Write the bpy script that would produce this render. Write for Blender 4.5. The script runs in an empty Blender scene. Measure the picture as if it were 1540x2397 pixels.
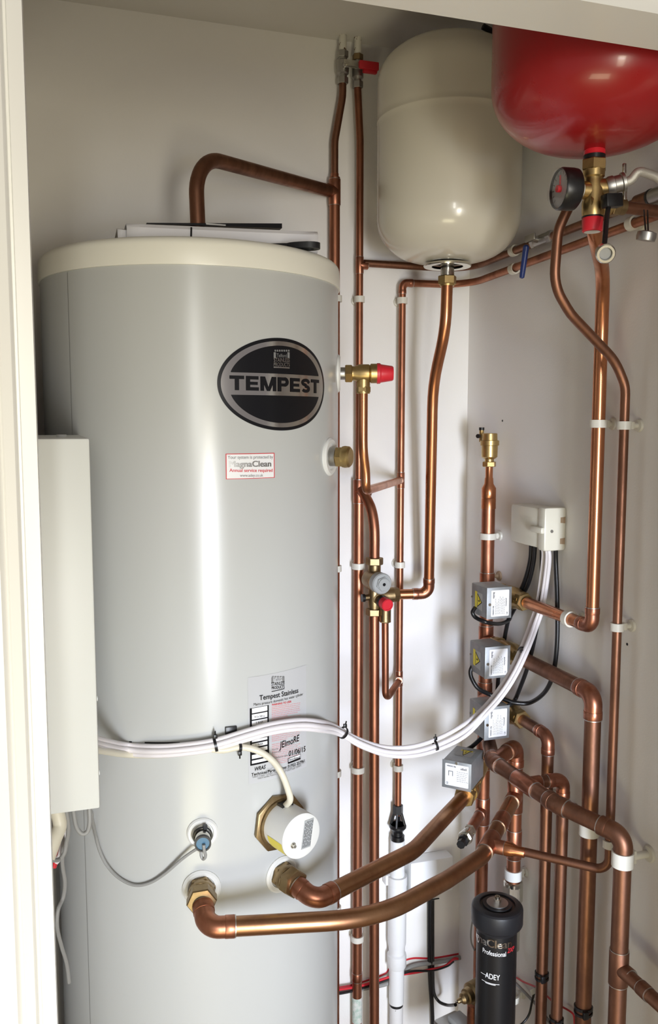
import bpy, bmesh, math, random
from mathutils import Vector, Matrix
random.seed(7)
SC = bpy.context.scene
COL = SC.collection
V3 = Vector

# ------------------------------------------------------------------ camera
EYE = 1.5
FPX, CX, CY = 2007.0, 770.0, 1198.5
YAW, PITCH = math.radians(17.9), math.radians(5.9)
cam_d = bpy.data.cameras.new('camera')
cam = bpy.data.objects.new('camera', cam_d)
COL.objects.link(cam)
cam.location = (0, 0, EYE)
cam.rotation_euler = (math.radians(90) - PITCH, 0, -YAW)
cam_d.sensor_fit = 'VERTICAL'
cam_d.sensor_height = 36.0
cam_d.lens = 36.0 * FPX / 2397.0
cam_d.clip_start = 0.01
SC.camera = cam

# ------------------------------------------------------------------ light
SC.view_settings.view_transform = 'Standard'
SC.view_settings.look = 'None'
SC.view_settings.gamma = 1.0
SC.view_settings.use_curve_mapping = False
SC.view_settings.exposure = 0.0
world = bpy.data.worlds.new('room_ambient')
SC.world = world
world.use_nodes = True
world.node_tree.nodes['Background'].inputs[0].default_value = (1.0, 0.92, 0.90, 1)
world.node_tree.nodes['Background'].inputs[1].default_value = 0.27


def area_light(name, loc, aim, sx, sy, power, colour, spread=180):
    d = bpy.data.lights.new(name, 'AREA')
    d.shape = 'RECTANGLE'
    d.size, d.size_y = sx, sy
    d.energy = power
    d.color = colour
    d.spread = math.radians(spread)
    o = bpy.data.objects.new(name, d)
    COL.objects.link(o)
    o.location = loc
    o.rotation_euler = (V3(aim) - V3(loc)).to_track_quat('-Z', 'Y').to_euler()
    return o


area_light('glazed_door_daylight', (0.25, -1.6, 0.88), (0.5, 1.76, 0.75), 0.34, 1.15, 8.7, (1.0, 0.90, 0.66), 80)
area_light('cool_wall_fill', (0.27, -1.4, 0.80), (0.80, 1.76, 0.70), 0.28, 0.9, 6.0, (0.60, 0.73, 1.0), 44)  # added cool fill lamp, narrowed and aimed to brighten the lower back wall
area_light('upper_window_daylight', (-0.27, -1.9, 1.75), (0.3, 1.3, 1.5), 0.20, 0.75, 14, (1.0, 1.0, 0.95))
area_light('sunlit_floor_glow', (-0.15, -0.35, 0.02), (0.1, 0.4, 1.5), 0.8, 0.7, 18, (1.0, 0.93, 0.60))


# ------------------------------------------------------------------ measuring helpers (photo pixel -> point on a real plane)
_F = V3((math.sin(YAW) * math.cos(PITCH), math.cos(YAW) * math.cos(PITCH), -math.sin(PITCH)))
_R = V3((math.cos(YAW), -math.sin(YAW), 0))
_U = V3((math.sin(YAW) * math.sin(PITCH), math.cos(YAW) * math.sin(PITCH), math.cos(PITCH)))
EYEP = V3((0, 0, EYE))


def ray(x, y):
    return _F + _R * ((x - CX) / FPX) - _U * ((y - CY) / FPX)


def onY(x, y, Y):
    d = ray(x, y)
    return EYEP + d * (Y / d.y)


def onX(x, y, X):
    d = ray(x, y)
    return EYEP + d * (X / d.x)


def onZ(x, y, Z):
    d = ray(x, y)
    return EYEP + d * ((Z - EYE) / d.z)


TC = V3((0.2353, 1.4753, 0))     # hot water cylinder axis
TR = 0.245


def onT(x, y, off=0.0):
    d = ray(x, y)
    r = TR + off
    A = d.x ** 2 + d.y ** 2
    B = -2 * (d.x * TC.x + d.y * TC.y)
    C = TC.x ** 2 + TC.y ** 2 - r * r
    D = max(0.0, B * B - 4 * A * C)
    return EYEP + d * ((-B - math.sqrt(D)) / (2 * A))


def ncyl(p):
    return V3((p.x - TC.x, p.y - TC.y, 0)).normalized()


def sp(zv, P):
    return V3((P.x, P.y, zv))


# ------------------------------------------------------------------ materials
def mat(name, col, rough=0.5, metal=0.0, var=None, vscale=30.0, vmix=0.5, bump=0.0, bscale=200.0, coat=0.0, rvar=0.0, stretch=None, trans=0.0):
    m = bpy.data.materials.new(name)
    m.use_nodes = True
    nt = m.node_tree
    b = nt.nodes['Principled BSDF']
    b.inputs['Base Color'].default_value = (*col, 1)
    b.inputs['Roughness'].default_value = rough
    b.inputs['Metallic'].default_value = metal
    b.inputs['Coat Weight'].default_value = coat
    b.inputs['Coat Roughness'].default_value = 0.08
    if trans:
        b.inputs['Transmission Weight'].default_value = trans
    if var or bump or rvar:
        tc = nt.nodes.new('ShaderNodeTexCoord')
        src = tc.outputs['Object']
        if stretch:
            mp = nt.nodes.new('ShaderNodeMapping')
            mp.inputs['Scale'].default_value = stretch
            nt.links.new(src, mp.inputs[0])
            src = mp.outputs[0]
    if var:
        n = nt.nodes.new('ShaderNodeTexNoise')
        n.inputs['Scale'].default_value = vscale
        n.inputs['Detail'].default_value = 6
        n.inputs['Roughness'].default_value = 0.65
        nt.links.new(src, n.inputs['Vector'])
        r = nt.nodes.new('ShaderNodeMapRange')
        r.inputs[1].default_value = 0.38
        r.inputs[2].default_value = 0.64
        r.inputs[4].default_value = vmix
        nt.links.new(n.outputs[0], r.inputs[0])
        mx = nt.nodes.new('ShaderNodeMix')
        mx.data_type = 'RGBA'
        mx.inputs[6].default_value = (*col, 1)
        mx.inputs[7].default_value = (*var, 1)
        nt.links.new(r.outputs[0], mx.inputs[0])
        nt.links.new(mx.outputs[2], b.inputs['Base Color'])
        if rvar:
            r2 = nt.nodes.new('ShaderNodeMapRange')
            r2.inputs[1].default_value = 0.3
            r2.inputs[2].default_value = 0.7
            r2.inputs[3].default_value = rough
            r2.inputs[4].default_value = rough + rvar
            nt.links.new(n.outputs[0], r2.inputs[0])
            nt.links.new(r2.outputs[0], b.inputs['Roughness'])
    if bump:
        n2 = nt.nodes.new('ShaderNodeTexNoise')
        n2.inputs['Scale'].default_value = bscale
        n2.inputs['Detail'].default_value = 3
        nt.links.new(src, n2.inputs['Vector'])
        bp = nt.nodes.new('ShaderNodeBump')
        bp.inputs['Strength'].default_value = bump
        bp.inputs['Distance'].default_value = 0.002
        nt.links.new(n2.outputs[0], bp.inputs['Height'])
        nt.links.new(bp.outputs[0], b.inputs['Normal'])
    return m


M = {}
M['wall'] = mat('white_emulsion', (0.84, 0.825, 0.81), 0.9, var=(0.815, 0.80, 0.78), vscale=6, vmix=0.5, bump=0.12, bscale=260)
M['ceil'] = mat('white_ceiling_paint', (0.70, 0.68, 0.65), 0.95, bump=0.1, bscale=200)
M['floor'] = mat('oak_boards', (0.42, 0.30, 0.19), 0.5, var=(0.33, 0.22, 0.13), vscale=9, stretch=(1, 8, 1))
M['gloss'] = mat('white_gloss_paint', (0.85, 0.85, 0.835), 0.3, bump=0.02, bscale=60)
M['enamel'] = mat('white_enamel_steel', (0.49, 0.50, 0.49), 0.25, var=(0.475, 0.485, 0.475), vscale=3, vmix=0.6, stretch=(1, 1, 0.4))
M['lid'] = mat('cream_plastic_lid', (0.78, 0.765, 0.68), 0.35)
M['seam'] = mat('seam_shadow_gap', (0.25, 0.25, 0.24), 0.6)
M['cream_tank'] = mat('cream_vessel_paint', (0.66, 0.625, 0.53), 0.25, coat=0.25)
M['red_tank'] = mat('red_gloss_vessel_paint', (0.33, 0.010, 0.012), 0.25, coat=0.25, var=(0.27, 0.014, 0.014), vscale=7, vmix=0.35, rvar=0.12)
M['red'] = mat('red_plastic', (0.62, 0.02, 0.035), 0.4)
M['copper'] = mat('copper_pipe', (0.44, 0.185, 0.108), 0.34, 1.0, var=(0.24, 0.10, 0.06), vscale=28, vmix=0.75, rvar=0.16, bump=0.03, bscale=120, stretch=(1, 1, 0.35))
M['copperb'] = mat('bright_copper_pipe', (0.60, 0.255, 0.125), 0.25, 1.0, var=(0.30, 0.115, 0.06), vscale=22, vmix=0.6, rvar=0.12, stretch=(1, 1, 0.3))
M['copperd'] = mat('brown_tarnished_copper', (0.30, 0.145, 0.09), 0.36, 1.0, var=(0.175, 0.085, 0.055), vscale=26, vmix=0.85, rvar=0.18, bump=0.04, bscale=150, stretch=(1, 1, 0.35))
M['copperg'] = mat('golden_brown_copper', (0.42, 0.225, 0.115), 0.3, 1.0, var=(0.27, 0.13, 0.07), vscale=16, vmix=0.8, rvar=0.12, bump=0.02, bscale=150)
M['clipw'] = mat('ivory_clip_plastic', (0.69, 0.67, 0.60), 0.4)
M['copperf'] = mat('copper_fitting', (0.46, 0.185, 0.11), 0.3, 1.0, var=(0.27, 0.12, 0.08), vscale=45, vmix=0.8, rvar=0.15)
M['oxide'] = mat('flux_stained_copper', (0.50, 0.27, 0.2), 0.5, 0.8, var=(0.42, 0.17, 0.11), vscale=60, vmix=0.7)
M['solder'] = mat('solder', (0.55, 0.53, 0.5), 0.35, 1.0)
M['brass'] = mat('brass', (0.54, 0.39, 0.17), 0.3, 1.0, var=(0.40, 0.28, 0.13), vscale=40, vmix=0.7, rvar=0.15)
M['brassd'] = mat('dull_cast_brass', (0.34, 0.245, 0.125), 0.42, 1.0, var=(0.22, 0.155, 0.085), vscale=50, vmix=0.7, bump=0.05, bscale=300)
M['nickel'] = mat('nickel_plate', (0.66, 0.64, 0.58), 0.2, 1.0, var=(0.5, 0.49, 0.45), vscale=50)
M['steel'] = mat('grey_steel', (0.42, 0.41, 0.39), 0.42, 1.0)
M['galv'] = mat('galvanised_steel', (0.40, 0.42, 0.43), 0.5, 0.75, var=(0.33, 0.35, 0.37), vscale=60, vmix=0.8)
M['plastic'] = mat('white_plastic', (0.70, 0.70, 0.67), 0.4)
M['pvc'] = mat('white_waste_pipe_plastic', (0.82, 0.83, 0.84), 0.33)
M['jbox'] = mat('ivory_plastic', (0.72, 0.70, 0.61), 0.3)
M['boxw'] = mat('white_powder_coat', (0.67, 0.69, 0.675), 0.45)
M['cablew'] = mat('white_cable_sheath', (0.74, 0.705, 0.72), 0.42)
M['cablec'] = mat('cream_cable_sheath', (0.68, 0.64, 0.52), 0.42)
M['cableg'] = mat('grey_cable_sheath', (0.29, 0.29, 0.28), 0.5)
M['black'] = mat('black_plastic', (0.007, 0.007, 0.008), 0.35)
M['blackm'] = mat('black_moulding', (0.011, 0.0115, 0.014), 0.45, bump=0.05, bscale=250)
M['ink'] = mat('black_print', (0.006, 0.006, 0.008), 0.28)
M['ink'].node_tree.nodes['Principled BSDF'].inputs['Specular IOR Level'].default_value = 0.3
M['blue'] = mat('blue_lever_coating', (0.015, 0.035, 0.17), 0.35)
M['bluetip'] = mat('blue_plastic', (0.05, 0.15, 0.25), 0.4)
M['paper'] = mat('white_paper', (0.82, 0.81, 0.83), 0.8)
M['sticker'] = mat('white_sticker', (0.80, 0.80, 0.81), 0.4)
M['clear'] = mat('pale_film_label', (0.485, 0.49, 0.50), 0.3)
M['pinkp'] = mat('faded_red_print', (0.66, 0.33, 0.34), 0.5)
M['redp'] = mat('red_print', (0.6, 0.03, 0.04), 0.4)
M['greyp'] = mat('grey_print', (0.2, 0.2, 0.2), 0.4)
M['silver'] = mat('silver_foil', (0.62, 0.60, 0.58), 0.16, 1.0)
M['yellow'] = mat('yellow_label', (0.72, 0.60, 0.05), 0.45)
M['greycap'] = mat('grey_plastic', (0.36, 0.37, 0.37), 0.4)
M['glass'] = mat('gauge_glass', (0.9, 0.9, 0.9), 0.03, trans=1.0)
_g = M['glass'].node_tree
_t = _g.nodes.new('ShaderNodeBsdfTransparent')
_s = _g.nodes.new('ShaderNodeBsdfGlossy')
_s.inputs['Roughness'].default_value = 0.05
_x = _g.nodes.new('ShaderNodeMixShader')
_x.inputs[0].default_value = 0.10
_g.links.new(_t.outputs[0], _x.inputs[1])
_g.links.new(_s.outputs[0], _x.inputs[2])
_g.links.new(_x.outputs[0], _g.nodes['Material Output'].inputs[0])
M['rust'] = mat('stained_bracket', (0.36, 0.26, 0.17), 0.7)
M['verdi'] = mat('verdigris', (0.42, 0.55, 0.48), 0.8, var=(0.75, 0.75, 0.72), vscale=90, vmix=1.0)
M['paintpipe'] = mat('chipped_white_paint', (0.68, 0.66, 0.6), 0.7, var=(0.12, 0.06, 0.035), vscale=55, vmix=0.0)
M['braid'] = mat('braided_hose', (0.55, 0.53, 0.48), 0.4, 0.6, bump=0.3, bscale=1400)


def chip_material(m, lo, hi, scale):
    n = [x for x in m.node_tree.nodes if x.type == 'MAP_RANGE'][0]
    n.inputs[1].default_value, n.inputs[2].default_value, n.inputs[4].default_value = lo, hi, 1.0


chip_material(M['paintpipe'], 0.545, 0.56, 60)


# ------------------------------------------------------------------ mesh building
def frame_for(t):
    t = t.normalized()
    a = V3((0, 0, 1)) if abs(t.z) < 0.9 else V3((1, 0, 0))
    u = a.cross(t).normalized()
    return u, t.cross(u).normalized()


def fillet(pts, radii, n=8):
    pts = [V3(p) for p in pts]
    out = [pts[0]]
    for i in range(1, len(pts) - 1):
        R = radii if isinstance(radii, (int, float)) else radii[i - 1]
        p = pts[i]
        a = (pts[i - 1] - p)
        b = (pts[i + 1] - p)
        la, lb = a.length, b.length
        a.normalize()
        b.normalize()
        ang = a.angle(b)
        if R <= 0 or ang > math.pi - 0.02:
            out.append(p)
            continue
        d = min(R / math.tan(ang / 2), la * 0.48, lb * 0.48)
        R2 = d * math.tan(ang / 2)
        c = p + (a + b).normalized() * (R2 / math.sin(ang / 2))
        s, e = (p + a * d) - c, (p + b * d) - c
        tot = s.angle(e)
        ax = s.cross(e).normalized()
        k = max(2, int(n * tot / 1.57) + 1)
        for j in range(k + 1):
            out.append(c + Matrix.Rotation(tot * j / k, 3, ax) @ s)
    out.append(pts[-1])
    return out


def smooth(pts, n=8):
    pts = [V3(p) for p in pts]
    P = [pts[0] * 2 - pts[1]] + pts + [pts[-1] * 2 - pts[-2]]
    out = []
    for i in range(1, len(P) - 2):
        p0, p1, p2, p3 = P[i - 1:i + 3]
        # centripetal-ish Catmull-Rom with limited tangents
        m1 = (p2 - p0) * 0.5
        m2 = (p3 - p1) * 0.5
        L = (p2 - p1).length
        m1 = m1.normalized() * min(m1.length, L * 1.2)
        m2 = m2.normalized() * min(m2.length, L * 1.2)
        for j in range(n):
            t = j / n
            out.append(p1 * (2 * t ** 3 - 3 * t * t + 1) + m1 * (t ** 3 - 2 * t * t + t) + p2 * (3 * t * t - 2 * t ** 3) + m2 * (t ** 3 - t * t))
    out.append(pts[-1])
    return out


class MB:
    def __init__(s):
        s.v, s.f, s.m = [], [], []

    def add(s, vs, fs, mi=0):
        o = len(s.v)
        s.v += [V3(v) for v in vs]
        s.f += [[i + o for i in f] for f in fs]
        s.m += [mi] * len(fs)
        return s

    def tube(s, path, r, seg=18, mi=0, caps=True):
        path = [V3(p) for p in path]
        q = [path[0]]
        for p in path[1:]:
            if (p - q[-1]).length > 1e-5:
                q.append(p)
        path = q
        n = len(path)
        T = []
        for i in range(n):
            a = path[max(0, i - 1)]
            b = path[min(n - 1, i + 1)]
            T.append((b - a).normalized())
        u, w = frame_for(T[0])
        vs, fs = [], []
        rr = r if hasattr(r, '__len__') else [r] * n
        for i in range(n):
            if i:
                q = T[i - 1].rotation_difference(T[i])
                u = q @ u
                u = (u - T[i] * u.dot(T[i])).normalized()
                w = T[i].cross(u)
            for k in range(seg):
                a = 2 * math.pi * k / seg
                vs.append(path[i] + (u * math.cos(a) + w * math.sin(a)) * rr[i])
        for i in range(n - 1):
            for k in range(seg):
                k2 = (k + 1) % seg
                fs.append([i * seg + k, i * seg + k2, (i + 1) * seg + k2, (i + 1) * seg + k])
        if caps:
            fs.append(list(range(seg))[::-1])
            fs.append([(n - 1) * seg + k for k in range(seg)])
        return s.add(vs, fs, mi)

    def lathe(s, prof, o, ax, seg=28, mi=0, rot=0.0, closed=False):
        """prof: list of (radius, distance along axis)"""
        o = V3(o)
        ax = V3(ax).normalized()
        u, w = frame_for(ax)
        vs, fs = [], []
        for r, t in prof:
            for k in range(seg):
                a = 2 * math.pi * k / seg + rot
                vs.append(o + ax * t + (u * math.cos(a) + w * math.sin(a)) * max(r, 1e-5))
        n = len(prof)
        for i in range(n - 1 if not closed else n):
            j = (i + 1) % n
            for k in range(seg):
                k2 = (k + 1) % seg
                fs.append([i * seg + k, i * seg + k2, j * seg + k2, j * seg + k])
        if not closed:
            if prof[0][0] > 1e-4:
                fs.append(list(range(seg))[::-1])
            if prof[-1][0] > 1e-4:
                fs.append([(n - 1) * seg + k for k in range(seg)])
        return s.add(vs, fs, mi)

    def cyl(s, a, b, r, seg=24, mi=0, bev=0.0):
        a, b = V3(a), V3(b)
        L = (b - a).length
        bev = min(bev, L * .45, r * .6)
        pr = [(r, 0), (r, L)] if not bev else [(r - bev, 0), (r - bev * .3, bev * .3), (r, bev), (r, L - bev), (r - bev * .3, L - bev * .3), (r - bev, L)]
        return s.lathe(pr, a, b - a, seg, mi)

    def hexn(s, a, b, r, mi=0, rot=0.0, n=6):
        """hexagon nut with chamfered corners"""
        a, b = V3(a), V3(b)
        L = (b - a).length
        c = min(r * 0.08, L * 0.2)
        return s.lathe([(r * .93, 0), (r, c), (r, L - c), (r * .93, L)], a, b - a, n, mi, rot)

    def ring(s, c, ax, r_in, r_out, w, seg=28, mi=0):
        return s.lathe([(r_in, -w / 2), (r_out, -w / 2), (r_out, w / 2), (r_in, w / 2)], c, ax, seg, mi, closed=True)

    def torus(s, c, ax, R, r, seg=24, n=8, mi=0):
        pr = [(R + r * math.cos(2 * math.pi * k / n), r * math.sin(2 * math.pi * k / n)) for k in range(n)]
        return s.lathe(pr, c, ax, seg, mi, closed=True)

    def box(s, c, size, rot=None, bev=0.0, mi=0, segs=2):
        bm = bmesh.new()
        bmesh.ops.create_cube(bm, size=1.0)
        for v in bm.verts:
            v.co = V3((v.co.x * size[0], v.co.y * size[1], v.co.z * size[2]))
        if bev:
            bmesh.ops.bevel(bm, geom=bm.edges[:], offset=bev, segments=segs, affect='EDGES', profile=0.5)
        R = rot or Matrix.Identity(3)
        bm.verts.index_update()
        s.add([R @ v.co + V3(c) for v in bm.verts], [[v.index for v in f.verts] for f in bm.faces], mi)
        bm.free()
        return s

    def prism(s, poly, o, u, v, w, mi=0):
        """poly in (u,v) extruded along vector w"""
        o, u, v, w = V3(o), V3(u), V3(v), V3(w)
        n = len(poly)
        vs = [o + u * a + v * b for a, b in poly] + [o + u * a + v * b + w for a, b in poly]
        fs = [list(range(n))[::-1], [n + i for i in range(n)]]
        fs += [[i, (i + 1) % n, n + (i + 1) % n, n + i] for i in range(n)]
        return s.add(vs, fs, mi)

    def build(s, name, mats, parent=None, ang=35, root=False):
        if not isinstance(mats, (list, tuple)):
            mats = [mats]
        me = bpy.data.meshes.new(name)
        if parent is not None:
            org = ROOT[parent.name]
        else:
            xs = [v.x for v in s.v]
            ys = [v.y for v in s.v]
            zs = [v.z for v in s.v]
            org = V3(((min(xs) + max(xs)) / 2, (min(ys) + max(ys)) / 2, min(zs)))
        me.from_pydata([v - org for v in s.v], [], s.f)
        for m in mats:
            me.materials.append(M[m] if isinstance(m, str) else m)
        me.polygons.foreach_set('material_index', s.m)
        bm = bmesh.new()
        bm.from_mesh(me)
        bmesh.ops.recalc_face_normals(bm, faces=bm.faces[:])
        bm.to_mesh(me)
        bm.free()
        me.polygons.foreach_set('use_smooth', [True] * len(me.polygons))
        me.set_sharp_from_angle(angle=math.radians(ang))
        o = bpy.data.objects.new(name, me)
        COL.objects.link(o)
        ROOT[o.name] = org
        if parent is not None:
            o.parent = parent
        else:
            o.location = org
        return o


ROOT = {}


def tag(o, label=None, cat=None, group=None, kind=None):
    if label:
        o['label'] = label
    if cat:
        o['category'] = cat
    if group:
        o['group'] = group
    if kind:
        o['kind'] = kind
    return o


def thing(name, loc, label, cat, group=None):
    o = bpy.data.objects.new(name, None)
    o.empty_display_size = 0.02
    COL.objects.link(o)
    o.location = loc
    ROOT[o.name] = V3(loc)
    return tag(o, label, cat, group)


def struct(name, mb, m, ang=35):
    return tag(mb.build(name, m, None, ang), kind='structure')


# lettering --------------------------------------------------------
_tx = {}


def text_geo(body, spacing=1.0):
    key = (body, spacing)
    if key in _tx:
        return _tx[key]
    c = bpy.data.curves.new('lettering_source', 'FONT')
    c.body = body
    c.size = 1.0
    c.space_character = spacing
    c.resolution_u = 4
    o = bpy.data.objects.new('lettering_source', c)
    COL.objects.link(o)
    bpy.context.view_layer.update()
    dg = bpy.context.evaluated_depsgraph_get()
    me = bpy.data.meshes.new_from_object(o.evaluated_get(dg))
    vs = [(v.co.x, v.co.y) for v in me.vertices]
    fs = [list(p.vertices) for p in me.polygons]
    bpy.data.objects.remove(o)
    bpy.data.curves.remove(c)
    bpy.data.meshes.remove(me)
    xs = [a for a, b in vs] or [0]
    x0, x1 = min(xs), max(xs)
    _tx[key] = ([(a - x0, b) for a, b in vs], fs, max(x1 - x0, 1e-4))
    return _tx[key]


CAP = max(y for x, y in text_geo('H')[0])


def text_on(mb, body, fn, width, height, mi=0, bold=0.0, spacing=1.0, slant=0.0):
    """fn(u, v) -> point; u in 0..width, v in 0..height (cap height)"""
    vs, fs, w = text_geo(body, spacing)
    sx, sy = width / (w + 2 * bold), height / (CAP + bold)
    offs = [(0, 0)] if not bold else [(bold * i, bold * j) for i in ((0, 1, 2) if bold < .03 else (0, .5, 1, 1.5, 2)) for j in (0, 1)]
    nrm = (fn(width, 0) - fn(0, 0)).cross(fn(0, height) - fn(0, 0)).normalized()
    for i, (ox, oy) in enumerate(offs):
        mb.add([fn((a + ox) * sx + slant * b * sy, (b + oy) * sy) + nrm * (i * 3e-5) for a, b in vs], fs, mi)
    return mb


def block_letters(mb, word, fn, width, height, mi=0):
    """wide heavy sans capitals drawn from bars and curved bands"""
    s, t = .29, .235

    def bar(x0, y0, x1, y1):
        return [[(x0, y0), (x1, y0), (x1, y1), (x0, y1)]]

    def band(pts, wd):
        out = []
        L = []
        for i, p in enumerate(pts):
            a, c = pts[max(0, i - 1)], pts[min(len(pts) - 1, i + 1)]
            dx, dy = c[0] - a[0], c[1] - a[1]
            d = math.hypot(dx, dy)
            L.append((-dy / d * wd / 2, dx / d * wd / 2))
        for i in range(len(pts) - 1):
            (x0, y0), (x1, y1) = pts[i], pts[i + 1]
            out.append([(x0 + L[i][0], y0 + L[i][1]), (x1 + L[i + 1][0], y1 + L[i + 1][1]), (x1 - L[i + 1][0], y1 - L[i + 1][1]), (x0 - L[i][0], y0 - L[i][1])])
        return out

    def arc(cx_, cy_, rx_, ry_, a0, a1, n=12):
        return [(cx_ + rx_ * math.cos(math.radians(a0 + (a1 - a0) * k / n)), cy_ + ry_ * math.sin(math.radians(a0 + (a1 - a0) * k / n))) for k in range(n + 1)]

    G = {'T': (1.0, bar(0, 1 - t, 1, 1) + bar(.5 - s / 2, 0, .5 + s / 2, 1)),
         'E': (.92, bar(0, 0, s, 1) + bar(0, 1 - t, .90, 1) + bar(0, .5 - t * .45, .84, .5 + t * .45) + bar(0, 0, .92, t)),
         'M': (1.22, bar(0, 0, s * .9, 1) + bar(1.22 - s * .9, 0, 1.22, 1) + [[(0, 1), (.34, 1), (.70, 0), (.50, 0)], [(.88, 1), (1.22, 1), (.72, 0), (.52, 0)]]),
         'P': (.95, bar(0, 0, s, 1) + bar(0, 1 - t, .58, 1) + bar(0, .36, .58, .36 + t * .9) + band(arc(.58, .68, .235, .215, -90, 90), .24)),
         'S': (.98, band([(.86, .70)] + arc(.50, .725, .34, .17, 25, 270, 14)[1:] + arc(.50, .275, .34, .17, 90, -155, 14)[0:], .225))}
    gap = .13
    tot = sum(G[c][0] for c in word) + gap * (len(word) - 1)
    k = width / tot
    x = 0
    for c in word:
        for poly in G[c][1]:
            mb.add([fn((x + a) * k, b * height) for a, b in poly], [list(range(len(poly)))], mi)
        x += G[c][0] + gap


def plane_fn(o, u, v, lift=V3((0, 0, 0))):
    o, u, v = V3(o) + V3(lift), V3(u).normalized(), V3(v).normalized()
    return lambda a, b: o + u * a + v * b

# ================================================================== STRUCTURE
YB, XR, XL, ZC = 1.76, 0.897, -0.034, 2.284
Y0, Y1 = 0.805, 0.88            # door lining front / back
OX0, OX1, OZ = -0.012, 0.80, 1.932   # door opening


def slab(name, lo, hi, m):
    lo, hi = V3(lo), V3(hi)
    return struct(name, MB().box((lo + hi) / 2, hi - lo), m)


slab('wall_back', (-0.2, YB, -0.1), (1.2, YB + 0.1, 2.6), 'wall')
slab('wall_right', (XR, 0.80, -0.1), (XR + 0.1, YB, 2.6), 'wall')
slab('wall_left', (XL - 0.1, 0.86, -0.1), (XL, YB, 2.6), 'wall')
slab('ceiling', (XL, 0.84, ZC), (XR, YB, ZC + 0.1), 'ceil')
slab('floor', (-1.8, -2.4, -0.1), (2.2, YB, 0.0), 'floor')
fw = MB()
for lo, hi in (((-1.8, 0.81, 0), (-0.05, 0.875, 2.6)), ((OX1 + 0.03, 0.81, 0), (2.2, 0.875, 2.6)), ((-0.05, 0.81, OZ + 0.03), (OX1 + 0.03, 0.875, 2.6))):
    lo, hi = V3(lo), V3(hi)
    fw.box((lo + hi) / 2, hi - lo)
struct('wall_front', fw, 'wall')
# door lining with its moulded architrave: the profile runs up, across and down
prof = [(0, Y1), (0, Y0), (0.0125, Y0), (0.0135, Y0 + .003), (0.0155, Y0 + .003), (0.017, Y0 - .004), (0.0185, Y0 - .006), (0.027, Y0 - .008),
        (0.029, Y0 - .006), (0.031, Y0 - .008), (0.034, Y0 - .012), (0.07, Y0 - .014), (0.072, Y0 - .012), (0.072, Y1)]


def trim(name, kind):
    mb = MB()
    vs, n = [], len(prof)
    for end in (0, 1):
        for o, y in prof:
            if kind == 'l':
                vs.append((OX0 - o, y, 0.001 if not end else OZ + o))
            elif kind == 'r':
                vs.append((OX1 + o, y, 0.001 if not end else OZ + o))
            else:
                vs.append((OX0 - o if not end else OX1 + o, y, OZ + o))
    fs = [[i, (i + 1) % n, n + (i + 1) % n, n + i] for i in range(n)] + [list(range(n)), [n + i for i in range(n)]]
    mb.add(vs, fs)
    return struct(name, mb, 'gloss')


trim('trim_1', 'l')
trim('trim_2', 'h')
trim('trim_3', 'r')


# ================================================================== HOT WATER CYLINDER
tank = thing('hot_water_cylinder', (TC.x, TC.y, 0), 'tall white hot water cylinder with an oval black badge and cream lid', 'water tank')
ax = V3((TC.x, TC.y, 0))
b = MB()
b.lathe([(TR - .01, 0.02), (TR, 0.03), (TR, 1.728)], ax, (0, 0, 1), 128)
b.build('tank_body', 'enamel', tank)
b = MB()
pr = [(TR, 1.722), (TR + .0025, 1.722), (TR + .0030, 1.724), (TR + .0022, 1.747)]
for k in range(9):
    a = k / 8 * math.pi / 2
    pr.append((TR - .009 + .011 * math.cos(a), 1.750 + .012 * math.sin(a)))
pr += [(TR - .03, 1.7645), (0, 1.752)]
b.lathe(pr, ax, (0, 0, 1), 128)
b.build('lid', 'lid', tank)


def th(p):
    return math.atan2(p.y - TC.y, p.x - TC.x)


def tpt(t, z, lift):
    r = TR + lift
    return V3((TC.x + r * math.cos(t), TC.y + r * math.sin(t), z))


def tsheet(mb, t0, t1, lo, hi, lift, mi=0, n=24):
    """thin label hugging the cylinder, lo/hi are functions of s in 0..1"""
    vs, fs = [], []
    for i in range(n + 1):
        s = i / n
        t = t0 + (t1 - t0) * s
        vs += [tpt(t, lo(s), lift), tpt(t, hi(s), lift)]
    fs = [[2 * i, 2 * i + 2, 2 * i + 3, 2 * i + 1] for i in range(n)]
    mb.add(vs, fs, mi)


def trect(mb, xy0, xy1, lift, mi=0, n=6):
    """level rectangle between the label points at bottom-left xy0 and top-right xy1"""
    p, q = onT(*xy0), onT(*xy1)
    tsheet(mb, th(p), th(q), lambda s: p.z, lambda s: q.z, lift, mi, n)


def tquad(mb, xy0, xy1, lift, n=5):
    """strip stuck at a slight tilt: bottom and top edges run between the two seen corners"""
    p, q, pm, qm = onT(*xy0), onT(*xy1), onT(xy1[0], xy0[1]), onT(xy0[0], xy1[1])
    tsheet(mb, th(p), th(q), lambda s: p.z + (pm.z - p.z) * s, lambda s: qm.z + (q.z - qm.z) * s, lift, 0, n)


def ttext(mb, body, a, b_, hpx, mi=0, bold=0.0, lift=.0011, spacing=1.0, slant=0.0, block=False):
    p, q = onT(*a), onT(*b_)
    t0, t1 = th(p), th(q)
    w = (t1 - t0) * TR
    h = hpx * (p - EYEP).dot(_F) / FPX / 0.97
    sh = (q.z - p.z) / w
    fn = lambda u, v: tpt(t0 + u / TR, p.z + sh * u + v, lift)
    if block:
        block_letters(mb, body, fn, w, h, mi)
    else:
        text_on(mb, body, fn, w, h, mi, bold, spacing, slant)


# panel seam down the left of the jacket
b = MB()
s0 = onT(166, 900)
tsheet(b, th(s0) - .0025, th(s0) + .0025, lambda s: .04, lambda s: 1.720, .0004, 0, 2)
b.build('jacket_seam', 'seam', tank)

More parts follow.
